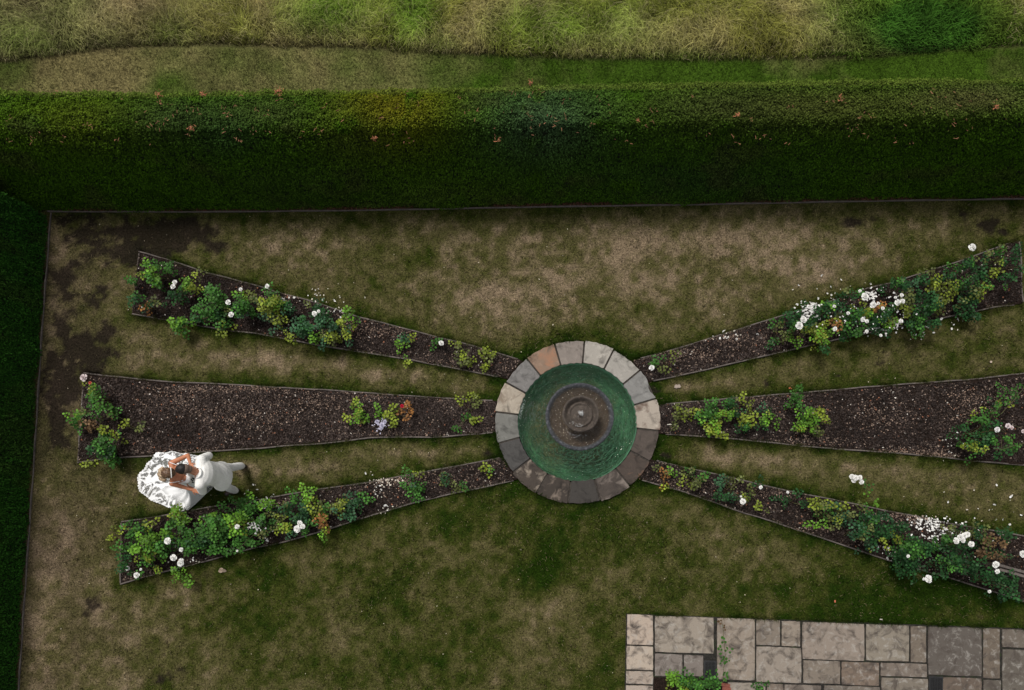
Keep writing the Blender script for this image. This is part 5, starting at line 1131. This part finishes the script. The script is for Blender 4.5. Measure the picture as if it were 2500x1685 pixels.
fadem = mat('clipped_hair', (.15, .105, .082), .7, n1=(90, .3, .7, .4), spec=.15)
solid('clipped_nape', [ellip(GL(-.030, 0, .004), (.089, .0785, .080), gax), ellip(GL(-.052, 0, -.050), (.056, .062, .052), gax)], fadem, gr, .006, 2)
suit = mat('cream_linen', (.80, .785, .75), .85, n1=(60, .3, .7, .07), n2=(5, .3, .7, .06), bump=(220, .35, .003), spec=.15)
def wr(sc, am, az=0):
    def f(co):
        n_ = fbm(co[:, 0]*1.0+co[:, 2]*.6, co[:, 1]*1.0-co[:, 2]*.5, sc, 6, 3)-.5; return co+np.stack([n_*am, n_*am*.4, n_*am*.6], 1)
    return f
jk = [loft([(P(541, 1163, .76), .185, .250, .12), (P(540, 1162, .80), .178, .243, .12), (P(537, 1161, .87), .160, .222, .09), (P(532, 1159, .95), .150, .208, .06), (P(521, 1157, 1.08), .135, .188, 0), (P(509, 1156, 1.20), .140, .200, 0), (P(499, 1154, 1.32), .135, .215, 0), (P(493, 1153, 1.39), .105, .195, 0), (P(487, 1153, 1.44), .075, .12, 0)], 36),
      capsule(P(492, 1128, 1.37), P(490, 1178, 1.37), .085, .085), capsule(shU, elU, .076, .062), capsule(elU, wrU+(elU-wrU)*.12, .060, .046), capsule(shL, elL, .076, .062), capsule(elL, wrL+(elL-wrL)*.12, .060, .046)]
solid('jacket', jk, suit, gr, .008, 2, disp=wr(7, .034))
sh_c = P(481, 1154, 1.475); cr = []
for k in range(13):
    a = -1.75+3.5*k/12; cr.append(sh_c+Vector((.066*math.cos(a), .074*math.sin(a), .012*math.cos(a)-.01)))
colV = []; colF = []
for k, p in enumerate(cr):
    n_ = (p-sh_c); n_.z = 0; n_.normalize(); colV += [p-Vector((0, 0, .03)), p+n_*.012-Vector((0, 0, .028)), p+n_*.010+Vector((0, 0, .012)), p+Vector((0, 0, .016))]
    if k: b = 4*(k-1); colF += [(b+q, b+(q+1) % 4, b+4+(q+1) % 4, b+4+q) for q in range(4)]
pymesh('shirt_collar', colV, colF, mat('white_shirt', (.80, .80, .79), .7), gr, smooth=True)
# lapel leaves: small dark buttonhole sprig on his chest
q0 = P(474, 1173, 1.33); v, f, c_ = leafcloud(np.array([[q0.x+.012*math.cos(k*1.9), q0.y+.03*math.sin(k*2.4), q0.z+.02+.004*k] for k in range(9)]), np.full(9, .032), rng.uniform(0, 6.28, 9), rng.normal(0, .3, 9), rng.normal(0, .3, 9), np.tile(np.array([.03, .035, .035]), (9, 1)))
arrmesh('buttonhole', v, f, M['leaf'], c_, parent=gr)
def leg(hip, kn, an): return [capsule(hip, kn, .094, .074), capsule(kn, an+Vector((0, 0, .02)), .072, .062)]
tr = [ellip(P(532, 1158, .88), (.14, .18, .12))]+leg(hipU, knU, anU)+leg(hipL, knL, anL)
suit2 = mat('linen_trousers', (.80, .79, .765), .85, n1=(60, .3, .7, .07), n2=(7, .3, .7, .08), bump=(200, .35, .003), spec=.15)
solid('trousers', tr, suit2, gr, .009, 4, disp=wr(10, .034))
msh = mat('dark_brown_leather', (.020, .010, .009), .35, spec=.5)
def shoe(an, toe_dir):
    d = Vector(toe_dir).normalized(); a = Vector((an.x, an.y, .04)); s_ = Vector((-d.y, d.x, 0)); ax = (d, s_, Vector((0, 0, 1)))
    up_ = [ellip(a-d*.030+Vector((0, 0, .012)), (.055, .040, .046), ax), ellip(a+d*.06, (.10, .042, .036), ax), ellip(a+d*.14-Vector((0, 0, .008)), (.070, .045, .028), ax)]
    o = solid('shoe', up_, msh, gr, .006, 2); return o
shoe(anU+Vector((-.005, 0, 0)), (-1, .05, 0)); shoe(anL+Vector((-.015, 0, 0)), (-.95, -.30, 0))

# ---- bride
br = empty('person', (P(525, 1174).x, P(525, 1174).y, 0)); tag(br, 'bride in a white lace gown with a spread train, blonde hair in a bun', 'person', 'wedding couple embracing on the lawn')
bh, beye, BL, bax = head(P(414, 1155, 1.50), (.80, .10, -.45), (.45, 0, .85), .95)
nb = P(424, 1155, 1.34); bshU, belU, bwrU = P(418, 1131, 1.29), P(459, 1112, 1.30), P(465, 1133, 1.42)
bshL, belL, bwrL = P(420, 1181, 1.29), P(446, 1189, 1.16), P(469, 1196, 1.17)
bp_ = bh+[capsule(BL(-.03, 0, -.06), nb, .045, .050), capsule(nb, bshU, .045, .040), capsule(nb, bshL, .045, .040), capsule(bshU, belU, .043, .033), capsule(belU, bwrU, .033, .022), capsule(bshL, belL, .043, .033), capsule(belL, bwrL, .033, .022),
      loft([(P(452, 1164, .98), .09, .125, 0), (P(448, 1161, 1.06), .088, .115, 0), (P(440, 1158, 1.18), .10, .135, 0), (P(431, 1156, 1.28), .085, .15, 0), (P(426, 1155, 1.33), .06, .09, 0)])]
bp_ += [ellip(P(452, 1150, 1.18), (.055, .055, .055)), ellip(P(453, 1169, 1.18), (.055, .055, .055))]
bp_ += hand(bwrU, (P(474, 1149, 1.47)-bwrU), Vector((-.2, .3, 1)), -1, .88, .45)+hand(bwrL, (P(483, 1200, 1.17)-bwrL), Vector((0, -.2, 1)), 1, .88, .35)
wc = P(455, 1165, .98)
for sy in (-.055, .055): bp_ += [capsule(wc+Vector((0, sy, -.05)), P(512, 1171, .14)+Vector((0, sy, 0)), .065, .034)]
SKB = (.44, .175, .090)
solid('body', bp_, skin_mat('bride_skin'), br, .006, 3, lambda co: np.tile(np.array(SKB), (len(co), 1)))
solid('eye', beye, meye, br, .004, 1)
def strands(am, sc=70):
    def f(co):
        s_ = np.sin((co[:, 0]*.5+co[:, 1]*1.2)*sc+fbm(co[:, 0]*30, co[:, 1]*30, 1, 3, 2)*7); return co+(s_*am)[:, None]*np.array([0, 0, 1])
    return f
def hcol(a, b):
    def f(co):
        q = sm(.3, .7, fbm(co[:, 0]*45, co[:, 1]*110, 1, 8, 3))[:, None]; return np.array(a)*(1-q)+np.array(b)*q
    return f
mh = mat('bride_hair', attr=True, rough=.45, n1=(60, .3, .7, .3), bump=(140, .6, .004))
bhair = solid('hair', [ellip(BL(-.018, 0, .035), (.104, .084, .088), bax), ellip(BL(-.06, 0, -.01), (.065, .075, .075), bax), ellip(BL(.03, 0, .055), (.055, .07, .045), bax)], mh, br, .006, 2, hcol((.07, .038, .022), (.17, .10, .055)), strands(.004))
bc = P(397, 1158, 1.42)
bun = [ellip(bc, (.062, .075, .055)), ellip(bc+Vector((-.03, .05, -.01)), (.045, .05, .045)), ellip(bc+Vector((-.02, -.055, -.02)), (.045, .05, .04)), ellip(bc+Vector((-.055, .0, -.03)), (.04, .05, .04)), ellip(bc+Vector((.01, -.085, -.03)), (.035, .035, .035)), ellip(bc+Vector((-.02, .095, -.02)), (.03, .03, .03))]
solid('hair_bun', bun, mh, bhair, .006, 1, hcol((.24, .16, .095), (.52, .40, .27)), strands(.008, 90))
hb = [BL(.02, .086*math.sin(a), .035+.096*math.cos(a)) for a in np.linspace(-1.25, 1.25, 15)]
pearl = [ellip(p, (.0085, .0085, .0085), None, 8, 6) for p in hb]+[tube(hb, .005, 6)]
V, Fc = merge(pearl); pymesh('pearl_headband', V, Fc, mat('pearl', (.82, .80, .76), .3, spec=.5), bhair, smooth=True)
satin = mat('white_satin', (.80, .80, .80), .6, n1=(5, .3, .7, .05), spec=.3)
bod = [loft([(P(456, 1166, .93), .115, .150, 0), (P(452, 1164, 1.0), .100, .132, 0), (P(447, 1161, 1.08), .104, .130, 0), (P(444, 1159, 1.15), .113, .145, 0), (P(442, 1158, 1.195), .108, .150, 0)]), ellip(P(455, 1148, 1.165), (.066, .066, .058)), ellip(P(456, 1170, 1.165), (.068, .068, .060))]
solid('bodice', bod, satin, br, .007, 3, disp=wr(16, .010))
for a, b, c_ in ((P(414, 1129, 1.335), P(427, 1134, 1.335), P(446, 1140, 1.24)), (P(412, 1179, 1.335), P(427, 1178, 1.335), P(447, 1173, 1.24))):
    pts = [a.lerp(b, t).lerp(b.lerp(c_, t), t) for t in np.linspace(0, 1, 10)]; pymesh('strap', *tube(pts, .0065, 6), satin, br, smooth=True)
HEM = [(388,1105),(425,1104),(460,1109),(489,1114),(518,1128),(541,1146),(547,1168),(540,1186),(520,1195),(505,1208),(496,1217),(479,1233),(464,1245),(445,1246),(425,1240),(400,1234),(370,1221),(350,1201),(342,1185),(339,1171),(344,1155),(353,1141),(359,1133),(373,1123)]
hemw = [P(x, y, .03) for x, y in HEM]; ax0 = Vector((P(523, 1173).x, P(523, 1173).y, 0))
hemc = sum(hemw, Vector())/len(hemw)
hr = resample(hemw+[hemw[0]], 361)[:-1]; NH = 360; NT = 44
V = []; lace = []
for i in range(NH):
    h_ = Vector((hr[i][0], hr[i][1], 0)); d = h_-ax0; D = d.length; ang = math.atan2(d.y, d.x); un = d/D; wl = .118
    scal = 1+.014*abs(math.sin(i*math.pi/4.5))
    for j in range(NT):
        t = j/(NT-1); t = t**1.15; dist = wl+(D*scal-wl)*t; x = (dist-wl)/max(D-wl, .04)*max(D-wl, .52)
        z = .075-.03*t**6+.905*math.exp(-(max(x, 0)/.21)**1.35)
        top = 1-t; fold = math.sin(ang*17+math.sin(ang*5)*2+x*3)*.5+math.sin(ang*31+1+x*5)*.3
        z += (fold+1)*(.010+.018*math.exp(-((x-.25)/.2)**2))*min(1, t*5)
        shift = (P(455, 1165, .95)-ax0); cx = ax0+Vector((shift.x, shift.y, 0))*math.exp(-(max(x, 0)/.12)**2)
        rr = 1+fold*.03*min(1, t*4)
        p = cx+un*dist*rr*(1 if t < .9 else 1); V.append((p.x, p.y, z)); 
        ns = math.exp(-((p.x-P(478, 1216).x)/.23)**2-((p.y-P(478, 1216).y)/.16)**2)*1.3
        ns2 = math.exp(-((p.x-P(430, 1195).x)/.20)**2-((p.y-P(440, 1200).y)/.09)**2)*1.2
        lc = sm(.16, .30, x)*(1-min(1, ns))*(1-min(1, ns2))*(1 if t < .955 else .35); lace.append([float(lc)]*3)
id_ = np.arange(NH*NT).reshape(NH, NT); q = np.stack([id_, np.roll(id_, -1, 0), np.roll(np.roll(id_, -1, 0), -1, 1), np.roll(id_, -1, 1)], -1)[:, :-1].reshape(-1, 4)
lm = bpy.data.materials.new('lace'); lm.use_nodes = True; t_ = lm.node_tree; N = t_.nodes; L = t_.links; b = N['Principled BSDF']; b.inputs['Base Color'].default_value = (.80, .80, .80, 1); b.inputs['Roughness'].default_value = .75
tc = N.new('ShaderNodeTexCoord'); at = N.new('ShaderNodeAttribute'); at.attribute_name = 'Col'
no = N.new('ShaderNodeTexNoise'); no.inputs['Scale'].default_value = 5.5; no.inputs['Detail'].default_value = 3.5; no.inputs['Distortion'].default_value = 2.4; L.new(tc.outputs['Object'], no.inputs[0])
vo = N.new('ShaderNodeTexVoronoi'); vo.inputs['Scale'].default_value = 30; L.new(tc.outputs['Object'], vo.inputs[0])
mr = N.new('ShaderNodeMapRange'); mr.inputs[1].default_value = .465; mr.inputs[2].default_value = .53; L.new(no.outputs['Fac'], mr.inputs[0])
mv = N.new('ShaderNodeMapRange'); mv.inputs[1].default_value = .12; mv.inputs[2].default_value = .30; mv.inputs[3].default_value = .35; L.new(vo.outputs['Distance'], mv.inputs[0])
mu = N.new('ShaderNodeMath'); mu.operation = 'MULTIPLY'; L.new(mr.outputs[0], mu.inputs[0]); L.new(mv.outputs[0], mu.inputs[1])
m3 = N.new('ShaderNodeMath'); m3.operation = 'MULTIPLY'; L.new(mu.outputs[0], m3.inputs[0]); L.new(at.outputs['Fac'], m3.inputs[1])
m4 = N.new('ShaderNodeMath'); m4.operation = 'MULTIPLY'; m4.inputs[1].default_value = .82; L.new(m3.outputs[0], m4.inputs[0])
tp = N.new('ShaderNodeBsdfTransparent'); mx = N.new('ShaderNodeMixShader'); L.new(m4.outputs[0], mx.inputs[0]); L.new(b.outputs[0], mx.inputs[1]); L.new(tp.outputs[0], mx.inputs[2]); L.new(mx.outputs[0], N['Material Output'].inputs[0])
arrmesh('skirt', np.array(V), q, lm, np.array(lace), parent=br, smooth=True)
